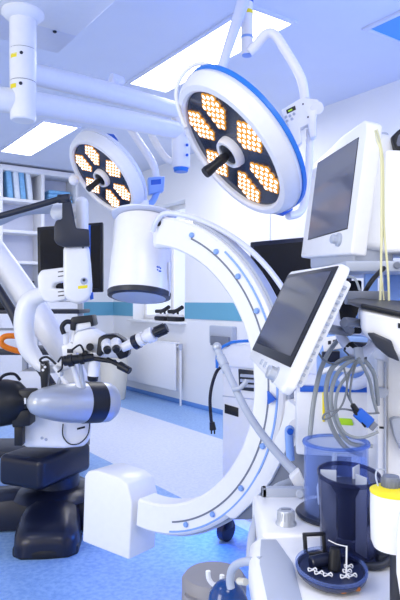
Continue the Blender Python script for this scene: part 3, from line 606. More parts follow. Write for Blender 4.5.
# cart
CP = PL(V(CC.x, CC.y, 0)-nn*.90, -39)
def cpz(px, py, off=0): return CP.p(px, py, off)
bm = BM(); prism(bm, [cpz(222, 356), cpz(300, 360), cpz(330, 366), cpz(330, 552), cpz(300, 542), cpz(222, 512)], CP.n*.35, .012); cart = obj('cart_body', bm, M['white2'], ca)
bm = BM(); prism(bm, [cpz(217, 366, -.03), cpz(219, 352, -.03), cpz(230, 345, -.03), cpz(330, 342, -.03), cpz(330, 376, -.03)], CP.n*.40, .012); obj('cart_top', bm, M['white'], ca)
bm = BM(); tube(bm, [cpz(217, 368, -.04), cpz(218, 352, -.04), cpz(228, 344, -.04), cpz(245, 341, -.03), cpz(330, 338, -.03)], .008); obj('cart_edge_rail', bm, M['bluerim'], ca)
bm = BM(); prism(bm, [cpz(*q, -.006) for q in ((238, 369), (256, 371), (257, 392), (239, 390))], CP.n*.02, .003); obj('printer', bm, M['dgrey'], cart)
for y in (374, 379, 384):
    bm = BM(); prism(bm, [cpz(*q, -.014) for q in ((240, y), (255, y+1), (255, y+4), (240, y+3))], CP.n*.015, .002); obj('paper_tray', bm, M['lgrey'], cart)
bm = BM(); prism(bm, [cpz(*q, -.004) for q in ((224.5, 404), (238, 408), (238, 417), (224.5, 413))], CP.n*.01, .001); obj('slot', bm, M['black'], cart)
bm = BM(); prism(bm, [cpz(*q, -.003) for q in ((222.5, 395.5), (256, 399), (256, 400), (222.5, 396.5))], CP.n*.01, 0); prism(bm, [cpz(*q, -.003) for q in ((257, 370), (258, 370), (258, 500), (257, 500))], CP.n*.01, 0); obj('seam', bm, M['lgrey'], cart)
for s_, px in ((0, 226), (.5, 300)):
    for o_ in (.06, .3):
        c = cpz(px, 500, o_); c.z = .06; bm = BM(); cyl(bm, c-h*.02, c+h*.02, .06); box(bm, fr(V(c.x, c.y, 0), h, V(0, 0, 1).cross(h)), (-.03, .03), (-.03, .03), (.07, .2), .005); obj('caster', bm, M['navy'], cart)
# tower with lever next to the sleeve
TP = PL(V(CC.x, CC.y, 0)+nn*.02, -39)
bm = BM(); prism(bm, [TP.p(*q, .04) for q in ((274, 400), (293, 400), (293, 390), (334, 392), (334, 470), (290, 500), (262, 500), (278, 450))], TP.n*.20, .008); obj('tower', bm, M['white'], ca)
bm = BM(); prism(bm, [TP.p(*q, .03) for q in ((310, 428), (318, 424), (338, 440), (338, 500), (300, 520), (232, 520), (262, 482))], TP.n*.10, .006); obj('bracket_plate', bm, M['grey'], ca)
bm = BM(); prism(bm, [TP.p(*q, .0) for q in ((267, 391), (275, 400), (267.5, 404.5))], TP.n*.01, 0); obj('arrow_mark', bm, M['blue'], ca)
bm = BM(); c = TP.p(289, 430, -.02); tube(bm, [c+V(.03, .06, 0), c+V(.01, .01, 0), c, c+V(.0, -.005, -.03), c+V(.004, -.005, -.09)], .013, seg=12); lv = obj('brake_lever', bm, M['lblue'], ca)
bm = BM(); cyl(bm, c+V(0, -.012, 0), c+V(0, -.026, 0), .010); obj('lever_cap', bm, M['blue'], lv)
bm = BM(); cyl(bm, TP.p(296, 428, -.01), TP.p(296, 428, .05), .026); obj('lever_boss', bm, M['white'], ca)
# power plug hanging on the cart
t = thing('power_cable', 'black power cable with plug hanging beside the white C-arm cart', 'cable', W(211, 432, 3.2))
bm = BM(); tpx(bm, [(223, 366, 3.2), (217, 371, 3.15), (212, 385, 3.15), (210, 400, 3.15), (211, 418, 3.15), (212, 424, 3.15)], .009, seg=10); obj('cord', bm, M['navy'], t)
bm = BM(); cyl(bm, W(212, 422, 3.15), W(213, 430, 3.15), .014, .018); cyl(bm, W(211.5, 430, 3.15), W(211.5, 434, 3.15), .004); cyl(bm, W(214.5, 430, 3.15), W(214.5, 434, 3.15), .004); obj('plug', bm, M['black'], t)

# black display behind the C
t = thing('display_stand', 'black flat display on a floor stand behind the C-arm, centre right', 'display', V(.62, 3.75, 0))
P = PL(W(300, 270, 3.6), -4)
bm = BM(); prism(bm, [P.p(*q) for q in ((250.5, 242), (352, 233), (352, 318), (251, 312))], P.n*.05, .006); mo = obj('display', bm, M['navy'], t)
obj('screen', prism(BM(), [P.p(*q, -.002) for q in ((254, 246), (348, 238), (348, 313), (254, 308))], P.n*.004, 0), M['screenb'], mo)
bm = BM(); cyl(bm, V(.62, 3.72, .1), V(.62, 3.72, 1.5), .03); obj('post', bm, M['lgrey'], t)
bm = BM(); box(bm, fr(V(.62, 3.72, 0), V(1, 0, 0), V(0, 1, 0)), (-.25, .25), (-.25, .25), (.06, .12), .02); obj('base', bm, M['lgrey'], t)
for x in (-.2, .2):
    for y in (-.2, .2): bm = BM(); ball(bm, V(.62+x, 3.72+y, .03), .03); obj('caster', bm, M['black'], t)

# ---------------- foreground right: anaesthesia workstation ----------------
t = thing('anaesthesia_workstation', 'white anaesthesia workstation with worktop, post and control housing in the right foreground', 'medical workstation', V(.42, 1.0, 0)); ws = t
A = fr(V(0, 0, 0), V(1, 0, 0), V(0, 1, 0))
bm = BM(); prism(bm, [V(*q, .830) for q in ((.075, .62), (.078, .95), (.088, 1.04), (.115, 1.085), (.75, 1.085), (.75, .62))], UP*.045, .014, seg=4); obj('worktop', bm, M['white'], ws)
bm = BM(); prism(bm, [V(*q, .873) for q in ((.094, .63), (.096, .95), (.108, 1.045), (.135, 1.045), (.150, .95), (.135, .63))], UP*.0035, .001); obj('worktop_inlay', bm, M['lgrey'], ws, 'grey inlay strip')
bm = BM(); box(bm, A, (.112, .75), (1.055, 1.27), (.80, .882), .010, seg=4); obj('raised_deck', bm, M['white'], ws)
bm = BM(); box(bm, A, (.12, .75), (.68, 1.40), (.16, .82), .03); body = obj('body', bm, M['white2'], ws)
for z in (.22, .42, .62):
    bm = BM(); box(bm, A, (.15, .72), (.665, .69), (z, z+.17), .01); dr = obj('drawer', bm, M['white'], ws)
    bm = BM(); box(bm, A, (.3, .57), (.64, .67), (z+.11, z+.13), .006); obj('handle', bm, M['grey'], dr)
for x in (.17, .68):
    for y in (.74, 1.34):
        bm = BM(); cyl(bm, V(x-.02, y, .06), V(x+.02, y, .06), .06); box(bm, fr(V(x, y, 0), V(1, 0, 0), V(0, 1, 0)), (-.03, .03), (-.03, .03), (.08, .17), .006); obj('caster', bm, M['black'], ws)
# knob
c = atz(286, 524, .882); F = axis(c, UP)
bm = BM(); lathe(bm, F, [(0, .0), (.0195, .0), (.0195, .003), (.0165, .007), (.0155, .024), (.0135, .027), (0, .0275)], 32)
for k in range(20): box(bm, F @ Matrix.Rotation(math.pi*k/10, 4, 'Z'), (.0150, .0170), (-.0010, .0010), (.009, .024), .0004)
kb = obj('rotary_knob', bm, M['silver'], ws)
bm = BM(); box(bm, F, (-.002, .002), (-.009, .009), (.0272, .0285), .0004); obj('marker', bm, M['grey'], kb)
# rail bracket behind
bm = BM(); c = W(262, 494, 1.22)
box(bm, fr(W(262, 494, 1.25), V(1, 0, 0), V(0, 1, 0)), (0, .10), (0, .02), (-.012, .012), .003); box(bm, fr(W(262, 494, 1.25), V(1, 0, 0), V(0, 1, 0)), (0, .012), (0, .02), (-.03, .012), .003)
cyl(bm, W(300, 494, 1.24), W(300, 494, 1.27), .009); obj('rail', bm, M['lgrey'], ws)
# post + side panels
P = PL(W(382, 420, 1.22), -6)
bm = BM(); prism(bm, [P.p(*q) for q in ((377.5, 360), (386, 361), (386, 505), (377.5, 505))], P.n*.05, .003); obj('post', bm, M['white'], ws)
bm = BM(); prism(bm, [P.p(*q, -.008) for q in ((384.5, 362), (386.5, 362), (386.5, 505), (384.5, 505))], P.n*.012, .001); obj('post_rail', bm, M['lgrey'], ws)
bm = BM(); cyl(bm, P.p(380, 392, -.014), P.p(384, 392, .02), .0105); box(bm, fr(P.p(380, 392, -.005), V(1, 0, 0), UP), (-.009, .009), (-.010, .010), (-.01, .014), .003); obj('post_clamp', bm, M['lgrey'], ws)
bm = BM(); prism(bm, [P.p(*q, .02) for q in ((387, 345), (450, 352), (450, 520), (387, 515))], P.n*.25, .012); sp = obj('side_panel', bm, M['white'], ws)
bm = BM(); prism(bm, [P.p(*q, .0) for q in ((391, 420), (396, 418), (430, 420), (430, 455), (402, 452), (395, 438))], P.n*.03, .004); obj('grey_cover', bm, M['lgrey'], sp)
bm = BM(); prism(bm, [P.p(*q, -.002) for q in ((379.5, 426.5), (385, 427), (385, 429), (379.5, 428.5))], P.n*.004, 0); obj('scale_mark', bm, M['dgrey'], ws)
# control housing
P = PL(W(362, 320, 1.08), -14)
bm = BM(); prism(bm, [P.p(*q) for q in ((361, 308), (400, 317), (440, 320), (440, 380), (400, 361), (386, 352), (367, 337), (361, 331))], P.n*.30, .010, seg=3); ch = obj('control_housing', bm, M['white'], ws)
bm = BM(); prism(bm, [P.p(*q, -.012) for q in ((367, 333), (374, 333), (392, 341), (394.5, 349), (398, 356), (400, 362), (388, 357), (376, 347))], P.n*.05, .004); obj('tinted_window', bm, M['dgrey'], ch)
bm = BM(); prism(bm, [P.p(*q, -.008) for q in ((370, 334), (378, 336), (382, 345), (376, 345))], P.n*.004, .001); obj('window_edge', bm, M['lgrey'], ch)
o_ = P.p(361, 308)
bm = BM(); prism(bm, [P.p(361, 308.5, -.004), P.p(400, 317, -.004), P.p(440, 320, -.004), P.p(440, 320)+V(.08, .36, .022), P.p(361, 308)+V(.09, .36, .010), P.p(361, 308)+V(.015, .16, .006)], UP*.010, .004, seg=3); obj('housing_lid', bm, M['black'], ch)
bm = BM(); prism(bm, [P.p(*q, -.002) for q in ((398, 323), (410, 325), (410, 329), (398, 328))], P.n*.004, 0); obj('badge', bm, M['black'], ch)
# grey cross bracket and monitor shelf
bm = BM(); P2 = PL(W(368, 297, 1.42), -4); prism(bm, [P2.p(*q) for q in ((347, 291), (388, 291), (388, 304.5), (347, 304.5))], P2.n*.04, .003); obj('cross_bracket', bm, M['grey'], ws)
bm = BM(); box(bm, A, (.37, .85), (1.50, 1.95), (1.372, 1.40), .006); shf = obj('monitor_shelf', bm, M['lgrey'], ws)
for x, y in ((.50, 1.497), (.56, 1.497)): obj('screw', cyl(BM(), V(x, y+.005, 1.388), V(x, y-.004, 1.388), .009), M['grey'], shf)
bm = BM(); box(bm, A, (.62, .70), (1.42, 1.60), (.80, 1.374), .01); obj('rear_column', bm, M['white2'], ws)
# white flank at the lower right corner
bm = BM(); P3 = PL(W(400, 560, .72), -30); prism(bm, [P3.p(*q) for q in ((402, 504), (397, 516), (394.5, 540), (395, 575), (399, 600), (402, 640), (460, 640), (460, 500))], P3.n*.08, .008, seg=3); obj('flank_cover', bm, M['white'], ws)

# ---- monitors ----
def vp_monitor(name, label, cat, near_bl, Yn, u, tiltdeg, wd, ht, group=None):
    """near_bl pixel of the nearer bottom corner (right in the photo)"""
    u = u.normalized(); o = W(*near_bl, Yn); n0 = V(u.y, -u.x, 0)
    T = math.radians(tiltdeg); v = UP*math.cos(T)-n0*math.sin(T)
    F = fr(o-u*wd, u, v); F.translation -= F.to_3x3() @ V(0, 0, .011); t_ = thing(name, label, cat, o-u*wd/2, group); return t_, F
t, F = vp_monitor('anaesthesia_monitor', 'upper white framed monitor with pale screen and rotary knob on the shelf at right', 'monitor', (347, 228), 1.6, V(.172, -.985, 0), 7.5, .30, .247)
wd, ht = .30, .247
bm = BM(); prism(bm, [F @ V(*q, -.035) for q in ((-.055, -.055), (wd+.045, -.075), (wd+.05, ht+.0), (wd+.045, ht+.030), (wd+.02, ht+.045), (wd*.6, ht+.042), (-.03, ht+.012), (-.05, ht-.01))], F.to_3x3() @ V(0, 0, .045), .007, seg=3); fb = obj('bezel', bm, M['white'], t)
obj('screen', prism(BM(), [F @ V(*q, .0105) for q in ((0, 0), (wd, 0), (wd, ht), (0, ht))], F.to_3x3() @ V(0, 0, .001), 0), M['screenp'], t)
bm = BM(); box(bm, F, (-.003, wd+.003), (-.003, ht+.003), (.0085, .0108), .0005); obj('screen_frame', bm, M['black'], t)
bm = BM(); box(bm, F, (-.02, wd+.03), (-.05, ht+.02), (-.13, -.03), .02, seg=3); obj('rear_housing', bm, M['white2'], t)
bm = BM(); lathe(bm, F @ Matrix.Translation((wd-.045, -.028, .01)), [(0, 0), (.019, 0), (.019, .006), (.013, .010), (.013, .022), (.010, .025), (0, .025)], 28); obj('rotary_knob', bm, M['lgrey'], t)
bm = BM(); q = F @ V(wd/2, -.055, -.06); box(bm, fr(V(q.x, q.y, 1.40), F.to_3x3() @ V(1, 0, 0), UP), (-.17, .16), (0, .05), (-.07, .05), .01, seg=3); obj('stand', bm, M['lgrey'], t)

t, F = vp_monitor('ventilator_screen', 'lower white framed monitor leaning back with dark screen, buttons and a knob, right of centre', 'monitor', (291, 364), 1.0, V(.092, -.996, 0), 26, .352, .19)
wd, ht = .345, .183
bm = BM(); prism(bm, [F @ V(*q, -.010) for q in ((-.012, -.026), (wd+.0, -.050), (wd+.015, -.05), (wd+.027, -.035), (wd+.02, ht+.0), (wd+.012, ht+.008), (wd, ht+.01), (0, ht+.014), (-.012, ht+.010), (-.018, ht))], F.to_3x3() @ V(0, 0, .018), .005, seg=3); obj('bezel', bm, M['white'], t)
bm = BM(); box(bm, F, (-.006, wd+.004), (-.006, ht+.004), (.004, .0105), .002); obj('screen_frame', bm, M['black'], t)
bm = BM(); box(bm, F, (.012, wd-.016), (.012, ht-.006), (.0102, .0115), 0); obj('screen', bm, M['screen'], t)
bm = BM(); lathe(bm, F @ Matrix.Translation((.278, -.029, .006)), [(0, 0), (.0155, 0), (.0155, .003), (.0125, .004), (.0125, .016), (.010, .018), (0, .018)], 28); obj('rotary_knob', bm, M['silver'], t)
for k in range(3): bm = BM(); box(bm, F, (.135+.04*k-.006, .135+.04*k+.006), (-.026-.002*k, -.014-.002*k), (.004, .0115), .002); obj('button', bm, M['lgrey'], t)
bm = BM(); box(bm, F, (.02, wd-.005), (-.03, ht-.01), (-.030, -.008), .006)
rh = obj('rear_housing', bm, M['white2'], t)
bm = BM()
for k in range(14): z = -.024+k*.0138; box(bm, F, (wd-.012, wd+.002), (z, z+.006), (-.022, -.011), .001)
obj('cooling_fins', bm, M['lgrey'], rh)
bm = BM(); q = F @ V(wd*.7, ht*.5, -.05); tube(bm, [q, q+V(.06, .06, -.01), W(345, 322, 1.12), W(370, 325, 1.2)], .009); obj('swing_arm', bm, M['grey'], t)

# module beside upper monitor
t = thing('module_rack', 'white boxy module at the right edge beside the upper monitor, tubes hanging in front', 'medical module', V(.64, 1.6, 1.40))
bm = BM(); prism(bm, [W(*q) for q in ((386, 149, 1.56), (460, 152, 1.50), (460, 251, 1.50), (384, 252, 1.56))], V(.02, .25, 0), .010, seg=3); obj('housing', bm, M['white'], t)
bm = BM(); prism(bm, [W(*q) for q in ((376, 131, 1.66), (389, 131, 1.66), (391, 146, 1.66), (390, 250, 1.66), (372, 250, 1.66))], V(.03, .15, 0), .010, seg=3); obj('side_column', bm, M['lgrey'], t)
t2 = thing('small_display', 'black edged small device on top of the white module at the right edge', 'device', W(398, 149, 1.6))
bm = BM(); prism(bm, [W(*q) for q in ((391, 137, 1.58), (400, 128, 1.56), (440, 126, 1.54), (440, 149.5, 1.54), (396, 149.5, 1.56))], V(.01, .12, 0), .006); obj('shell', bm, M['black'], t2)
bm = BM(); prism(bm, [W(*q) for q in ((395, 139, 1.575), (401, 133, 1.556), (436, 131, 1.536), (436, 145, 1.536), (398, 146, 1.556))], V(0, .004, 0), .001); obj('screen', bm, M['screenp'], t2)

# cream tubes
tubeg = 'cream tubes hanging at right'
tag(obj('sample_tube', tpx(BM(), [(375, 131, 1.5), (377, 140, 1.44), (381, 156, 1.42), (381.5, 210, 1.40), (381, 270, 1.38), (380, 303, 1.36)], .0028, seg=8), M['ycable']), 'cream sampling tube, left one of the pair hanging past the upper monitor', 'tube', tubeg)
tag(obj('sample_tube', tpx(BM(), [(377, 130, 1.5), (380, 142, 1.44), (383, 165, 1.42), (384, 225, 1.40), (388, 272, 1.38), (389, 303, 1.36)], .0028, seg=8), M['ycable']), 'cream sampling tube, right one of the pair hanging past the upper monitor', 'tube', tubeg)
tag(obj('sample_tube', tpx(BM(), [(384, 225, 1.41), (381, 260, 1.39), (384, 303, 1.37)], .002, seg=8), M['ycable']), 'thin short cream tube crossing in front of the grey bracket', 'tube', tubeg)

# rear module between lower monitor and post, blue light on it put into the part colours
t = thing('infusion_unit', 'white and blue electronic unit seen between the lower monitor and the white post', 'medical device', W(340, 440, 1.75))
P = PL(W(340, 380, 1.62), -8)
bm = BM(); prism(bm, [P.p(*q) for q in ((296, 394), (302, 388), (402, 392), (402, 460), (296, 455))], P.n*.08, .008); obj('lower_body', bm, M['white2'], t)
bm = BM(); prism(bm, [P.p(*q, .05) for q in ((318, 340), (326, 334), (366, 336), (372, 345), (372, 394), (318, 392))], P.n*.08, .008); ub_ = obj('upper_body', bm, M['lblue'], t)
bm = BM(); prism(bm, [P.p(*q, .044) for q in ((322, 338), (346, 334), (348, 347), (324, 352))], P.n*.008, .002); lbp = obj('label_plate', bm, M['white'], ub_)
bm = BM()
for q in ((328, 341), (333, 340)): prism(bm, [P.p(q[0]+a, q[1]+b, .042) for a, b in ((0, 0), (3, -.3), (3, 3.2), (0, 3.6))], P.n*.003, 0)
obj('symbol', bm, M['dgrey'], lbp)
bm = BM(); tube(bm, [P.p(342, 376, -.01), P.p(352, 384, -.02), P.p(366, 380, -.02), P.p(374, 368, -.01)], .016); obj('carry_handle', bm, M['lav'], t)
bm = BM(); prism(bm, [P.p(*q, -.005) for q in ((333, 418), (352, 419), (354, 426), (336, 425))], P.n*.02, .004); obj('label', bm, M['lime'], t, 'lime green label')
bm = BM(); prism(bm, [P.p(*q, -.006) for q in ((322.5, 392), (325, 392), (325, 422), (322.5, 422))], P.n*.02, .002); obj('stripe', bm, M['yellow'], t, 'yellow strip')
bm = BM(); prism(bm, [P.p(*q, .06) for q in ((330, 282), (362, 280), (362, 334), (330, 334))], P.n*.05, .006); obj('dark_panel', bm, M['screenb'], t)
for qq in (((322, 352), (340, 351), (340, 362), (322, 363)), ((352, 342), (370, 343), (370, 362), (354, 360))):
    obj('port_cover', prism(BM(), [P.p(*q, .03) for q in qq], P.n*.03, .003), M['navy'], t, 'dark blue port cover')
bm = BM(); tube(bm, [P.p(322, 372, .02), P.p(336, 368, .0), P.p(352, 371, .0), P.p(368, 366, .02)], .008); obj('front_rail', bm, M['white'], t)
bm = BM(); prism(bm, [P.p(*q, -.004) for q in ((300, 386), (400, 389), (400, 393), (300, 392))], P.n*.02, .002); obj('edge_strip', bm, M['blue'], t, 'blue edge strip')
bm = BM(); prism(bm, [P.p(*q, .02) for q in ((366, 266), (378, 266), (378, 292), (366, 292))], P.n*.05, .004); prism(bm, [P.p(*q, .1) for q in ((386, 266), (430, 266), (430, 306), (386, 306))], P.n*.05, .004); obj('rear_panel', bm, M['lblue'], t)
bm = BM(); prism(bm, [P.p(*q, .2) for q in ((360, 330), (400, 330), (400, 395), (360, 395))], P.n*.05, .004); obj('rear_panel', bm, M['lav'], t)

# hose support arm, hoses and cables
t = thing('hose_holder', 'pale grey jointed support rod running diagonally in front of the C-arm', 'support arm', W(298, 488, 1.3))
bm = BM(); tpx(bm, [(217, 349, 1.75), (223, 362, 1.72), (245, 408, 1.6), (268, 442, 1.48), (298, 476, 1.32)], .0105, seg=14, k=4); obj('rod', bm, M['lgrey'], t)
bm = BM(); cyl(bm, W(220, 356, 1.73), W(225, 366, 1.71), .0135); cyl(bm, W(225, 367, 1.71), W(227, 372, 1.70), .0125); obj('sleeve', bm, M['lgrey'], t)
bm = BM(); ball(bm, W(217, 347, 1.75), .014); obj('ball_joint', bm, M['silver'], t)
bm = BM(); tpx(bm, [(233, 389, 1.64), (240, 388, 1.63), (245, 383, 1.63), (247, 380, 1.63)], .007, seg=10); obj('hook', bm, M['lgrey'], t)
bm = BM(); prism(bm, [W(*q) for q in ((290, 479, 1.30), (300, 470, 1.30), (305, 482, 1.30), (304, 492, 1.30), (298, 492, 1.30))], V(0, .03, 0), .004); obj('end_block', bm, M['white2'], t)

hg = 'grey hoses and cables looped beside the post'
def hose(name, label, pts, r, m, cat='hose'): return tag(obj(name, tpx(BM(), pts, r*(.76 if m.startswith('cable') else 1), seg=10), M[m]), label, cat, hg)
hose('breathing_hose', 'thick pale hose hanging from behind the lower monitor to the post, black clip on it', [(334, 310, 1.25), (337, 326, 1.22), (345, 343, 1.18), (356, 353, 1.16), (368, 350, 1.17), (374, 342, 1.19)], .0105, 'lav')
t = thing('hose_clip', 'black band clipped round the pale hose', 'clip', W(351, 350, 1.17))
bm = BM(); cyl(bm, W(348, 346, 1.175), W(354, 352, 1.165), .0135); obj('band', bm, M['black'], t)
t = thing('cable_strap', 'pale grey strap tying the cable bundle to the hose', 'strap', W(359, 358, 1.15))
bm = BM(); tpx(bm, [(358, 348, 1.14), (359, 355, 1.135), (360, 362, 1.14)], .006, flat=1.5); obj('loop', bm, M['lgrey'], t)
hose('grey_hose', 'thick grey hose running down left of the bundle to the blue tinted canister', [(338, 340, 1.28), (329, 352, 1.24), (320, 372, 1.22), (314, 400, 1.2), (311, 425, 1.2), (310, 437, 1.2)], .0065, 'cable')
hose('grey_hose', 'outermost grey hose of the bundle, sweeping down left to the canister rim', [(358, 357, 1.16), (342, 360, 1.17), (330, 372, 1.18), (326, 395, 1.18), (331, 425, 1.19), (345, 447, 1.2), (362, 455, 1.2)], .0065, 'cable')
hose('grey_hose', 'second grey hose of the bundle, just inside the outermost loop', [(360, 358, 1.14), (346, 364, 1.15), (335, 378, 1.16), (331, 400, 1.16), (337, 425, 1.17), (350, 443, 1.17), (372, 446, 1.18)], .0055, 'cable')
hose('grey_hose', 'third grey hose bending right at the bottom behind the blue connector', [(360, 358, 1.13), (350, 372, 1.14), (338, 390, 1.14), (336, 412, 1.15), (344, 432, 1.16), (360, 438, 1.16), (378, 432, 1.17)], .004, 'cable')
hose('grey_hose', 'grey hose arching right of the strap down to the post', [(357, 356, 1.14), (366, 362, 1.14), (374, 374, 1.15), (377, 392, 1.16), (378, 405, 1.17)], .0055, 'cable')
hose('grey_hose', 'inner grey hose arching right of the strap, close to the post', [(358, 358, 1.13), (364, 368, 1.14), (370, 382, 1.15), (373, 398, 1.16), (377, 412, 1.17)], .0045, 'cable')
hose('signal_cable', 'thin dark cable dropping from the strap and curving right to the post', [(356, 360, 1.12), (349, 375, 1.12), (347, 392, 1.12), (354, 406, 1.13), (366, 413, 1.14), (379, 413, 1.15)], .0025, 'cable2', 'cable')
hose('signal_cable', 'thin dark cable ending in the blue connector', [(357, 360, 1.12), (352, 378, 1.12), (350, 395, 1.11), (352, 404, 1.10)], .0028, 'cable2', 'cable')
hose('signal_cable', 'thin dark cable making a small sideways loop left of the blue connector', [(344, 368, 1.12), (347, 385, 1.11), (342, 405, 1.1), (330, 417, 1.1), (323, 419, 1.1), (326, 413, 1.1), (342, 409, 1.1), (358, 412, 1.1)], .0025, 'cable2', 'cable')
hose('signal_cable', 'thin dark cable crossing above the hose loops from the lower monitor', [(318, 352, 1.2), (324, 360, 1.18), (335, 364, 1.17), (348, 358, 1.15), (358, 358, 1.14)], .0028, 'cable2', 'cable')
hose('signal_cable', 'black cable curving up from behind the grey bracket to the monitor shelf', [(362, 300, 1.5), (366, 290, 1.47), (374, 278, 1.47), (384, 268, 1.5)], .006, 'black', 'cable')
hose('signal_cable', 'grey cable arching at the left end of the grey bracket', [(347, 276, 1.5), (355, 279, 1.46), (360, 291, 1.44)], .004, 'cable', 'cable')
hose('signal_cable', 'blue cable curving under the grey bracket', [(362, 306, 1.4), (358, 318, 1.38), (350, 330, 1.36), (343, 340, 1.36)], .005, 'lblue', 'cable')
t = thing('blue_connector', 'bright blue cable connector with a black boot among the grey hoses', 'connector', W(364, 420, 1.1))
F = fr(W(364, 418, 1.09), W(372, 425, 1.09)-W(356, 411, 1.09), W(368, 412, 1.09)-W(362, 422, 1.09))
bm = BM(); box(bm, F, (-.018, .016), (-.011, .011), (-.008, .008), .003); obj('body', bm, M['blue'], t)
bm = BM(); cyl(bm, W(352, 404, 1.09), W(358, 413, 1.09), .005, .006); cyl(bm, W(354, 411, 1.085), W(366, 427, 1.085), .003); obj('boot', bm, M['black'], t)
bm = BM(); box(bm, F, (.016, .027), (-.008, .008), (-.006, .006), .002); obj('tip', bm, M['grey'], t)

# ---- canisters on the deck ----
c = V((336-200)/FPX*1.147, 1.147, .883); t = thing('clear_canister', 'blue tinted clear open canister standing behind the dark canister', 'canister', c)
F = axis(c, UP); H = .142; R0 = .061
bm = BM(); lathe(bm, F, [(R0, .006), (R0, H-.008), (R0+.003, H-.006), (R0+.003, H), (R0-.004, H), (R0-.004, .006)], 56); obj('cylinder', bm, M['glass_blue'], t)
bm = BM(); lathe(bm, F, [(0, .0005), (.076, .0005), (.078, .004), (.074, .008), (.062, .009), (0, .009)], 56); obj('base', bm, M['navy'], t)
bm = BM(); lathe(bm, F, [(R0-.004, H-.004), (R0+.003, H-.004), (R0+.004, H-.002), (R0+.003, H+.001), (R0-.005, H+.001)], 56, closed=True); obj('rim', bm, M['rimb'], t)
bm = BM(); lathe(bm, F, [(0, .02), (.035, .02), (.037, .05), (.034, .062), (.02, .07), (0, .07)], 32); obj('float', bm, M['white'], t)
bm = BM(); tube(bm, [F @ V(.02, -.01, .07), F @ V(.01, -.005, H-.02)], .005); obj('stem', bm, M['lgrey'], t)

c = V((348.5-200)/FPX*.985, .985, .8755); t = thing('dark_canister', 'smoky dark blue canister in front of the clear one, bottom right', 'canister', c)
F = axis(c, UP); H = .136
bm = BM(); lathe(bm, F, [(0, .001), (.060, .001), (.063, .006), (.066, .08), (.069, H-.008), (.070, H), (.067, H), (.066, H-.010), (.063, .08), (.060, .012), (0, .010)], 56, sy=.72); obj('shell', bm, M['glass_dark'], t)
bm = BM(); lathe(bm, F, [(.067, H-.006), (.0708, H-.006), (.0715, H-.003), (.0705, H+.001), (.067, H+.001)], 56, sy=.72, closed=True); obj('rim', bm, M['glass_dark'], t)
bm = BM(); lathe(bm, F, [(0, .03), (.018, .03), (.02, .10), (.03, .115), (.032, .12), (0, .122)], 32); obj('filter_core', bm, M['slate'], t)
bm = BM()
for k in range(3): box(bm, F @ Matrix.Rotation(2.1*k+.4, 4, 'Z'), (.02, .046), (-.0015, .0015), (.012, .14), .0005)
obj('inner_rib', bm, M['lgrey'], t)
# latch feet
bm = BM(); c2 = c+V(.05, -.02, 0); tube(bm, [c2+V(-.05, -.035, .006), c2+V(-.01, -.04, .010), c2+V(.018, -.015, .03), c2+V(.03, .0, .05)], .006); box(bm, fr(c2, V(1, 0, 0), V(0, 1, 0)), (-.015, .02), (-.03, .0), (.001, .02), .004); box(bm, fr(c2, V(1, 0, 0), V(0, 1, 0)), (.012, .026), (-.035, -.02), (.001, .075), .004); obj('latch', bm, M['dgrey'], t)

# white bottle with yellow collar
c = W(394, 549, .80); t = thing('absorber_bottle', 'white bottle with yellow collar and grey cap at the right edge', 'bottle', c)
F = axis(c, UP)
bm = BM(); lathe(bm, F, [(0, .0), (.020, .0), (.027, .003), (.0305, .012), (.0315, .05), (.0312, .076), (.026, .081), (0, .081)], 40); obj('body', bm, M['white'], t)
bm = BM(); lathe(bm, F, [(.026, .0765), (.0318, .077), (.032, .0795), (.028, .0815), (.016, .083), (0, .083)], 40); obj('collar', bm, M['yellow'], t)
bm = BM(); G = F @ Matrix.Translation((-.007, -.002, -.010)); lathe(bm, G, [(.012, .090), (.0125, .102), (.011, .107), (0, .107)], 24)
for k in range(16): box(bm, G @ Matrix.Rotation(math.pi*k/8, 4, 'Z'), (.0115, .0133), (-.001, .001), (.092, .103), .0003)
obj('cap', bm, M['grey'], t)
bm = BM(); tube(bm, [F @ V(-.004, 0, .106)+V(-.012, 0, 0), F @ V(0, 0, .108)+V(-.022, 0, 0), F @ V(0, 0, .100)+V(-.026, -.004, 0), F @ V(0, 0, .088)+V(-.024, -.008, 0)], .0012, seg=6); obj('tether', bm, M['lgrey'], t)
bm = BM(); q = F @ V(0, 0, .028); cyl(bm, q+V(-.004, -.030, 0), q+V(-.004, -.0322, 0), .0016); obj('vent_hole', bm, M['black'], t)
bm = BM(); cyl(bm, c+V(.008, .004, -.0), c+V(.008, .004, .862-c.z if c.z > .862 else .02), .012); obj('bottle_foot', bm, M['dgrey'], t)

# navy dish with black frame
c = atz(331, 577, .8755); t = thing('water_trap_dish', 'flat oval navy dish with clear coiled tubing on the white worktop', 'dish', c)
F = axis(c, UP); FD = fr(c, V(1, 0, 0), V(0, 1, 0))
bm = BM(); lathe(bm, FD, [(0, .001), (.030, .001), (.046, .003), (.052, .009), (.053, .014), (.050, .0145), (.047, .010), (.03, .008), (0, .008)], 48, sx=1.0, sy=1.28); obj('dish', bm, M['slate'], t)
bm = BM(); lathe(bm, FD, [(.050, .0145), (.054, .0155), (.054, .0185), (.050, .019)], 48, sy=1.28, closed=True); obj('rim', bm, M['glass_blue'], t)
bm = BM(); cyl(bm, FD @ V(-.030, .008, .018), FD @ V(.002, .018, .020), .010); obj('plunger', bm, M['navy'], t)
bm = BM(); cyl(bm, FD @ V(.006, .004, .008), FD @ V(.008, .008, .042), .010, .008); obj('spout', bm, M['black'], t)
bm = BM()
for cx_, cy_ in ((-.022, -.018), (-.010, -.024), (.022, -.012), (.028, .004), (.014, -.03), (-.03, -.008), (.026, -.026)):
    pts = [FD @ V(cx_+.0065*math.cos(a), cy_+.0045*math.sin(a), .015+.0018*math.sin(3*a)) for a in [k*.7 for k in range(11)]]; tube(bm, pts, .0010, seg=6, k=2)
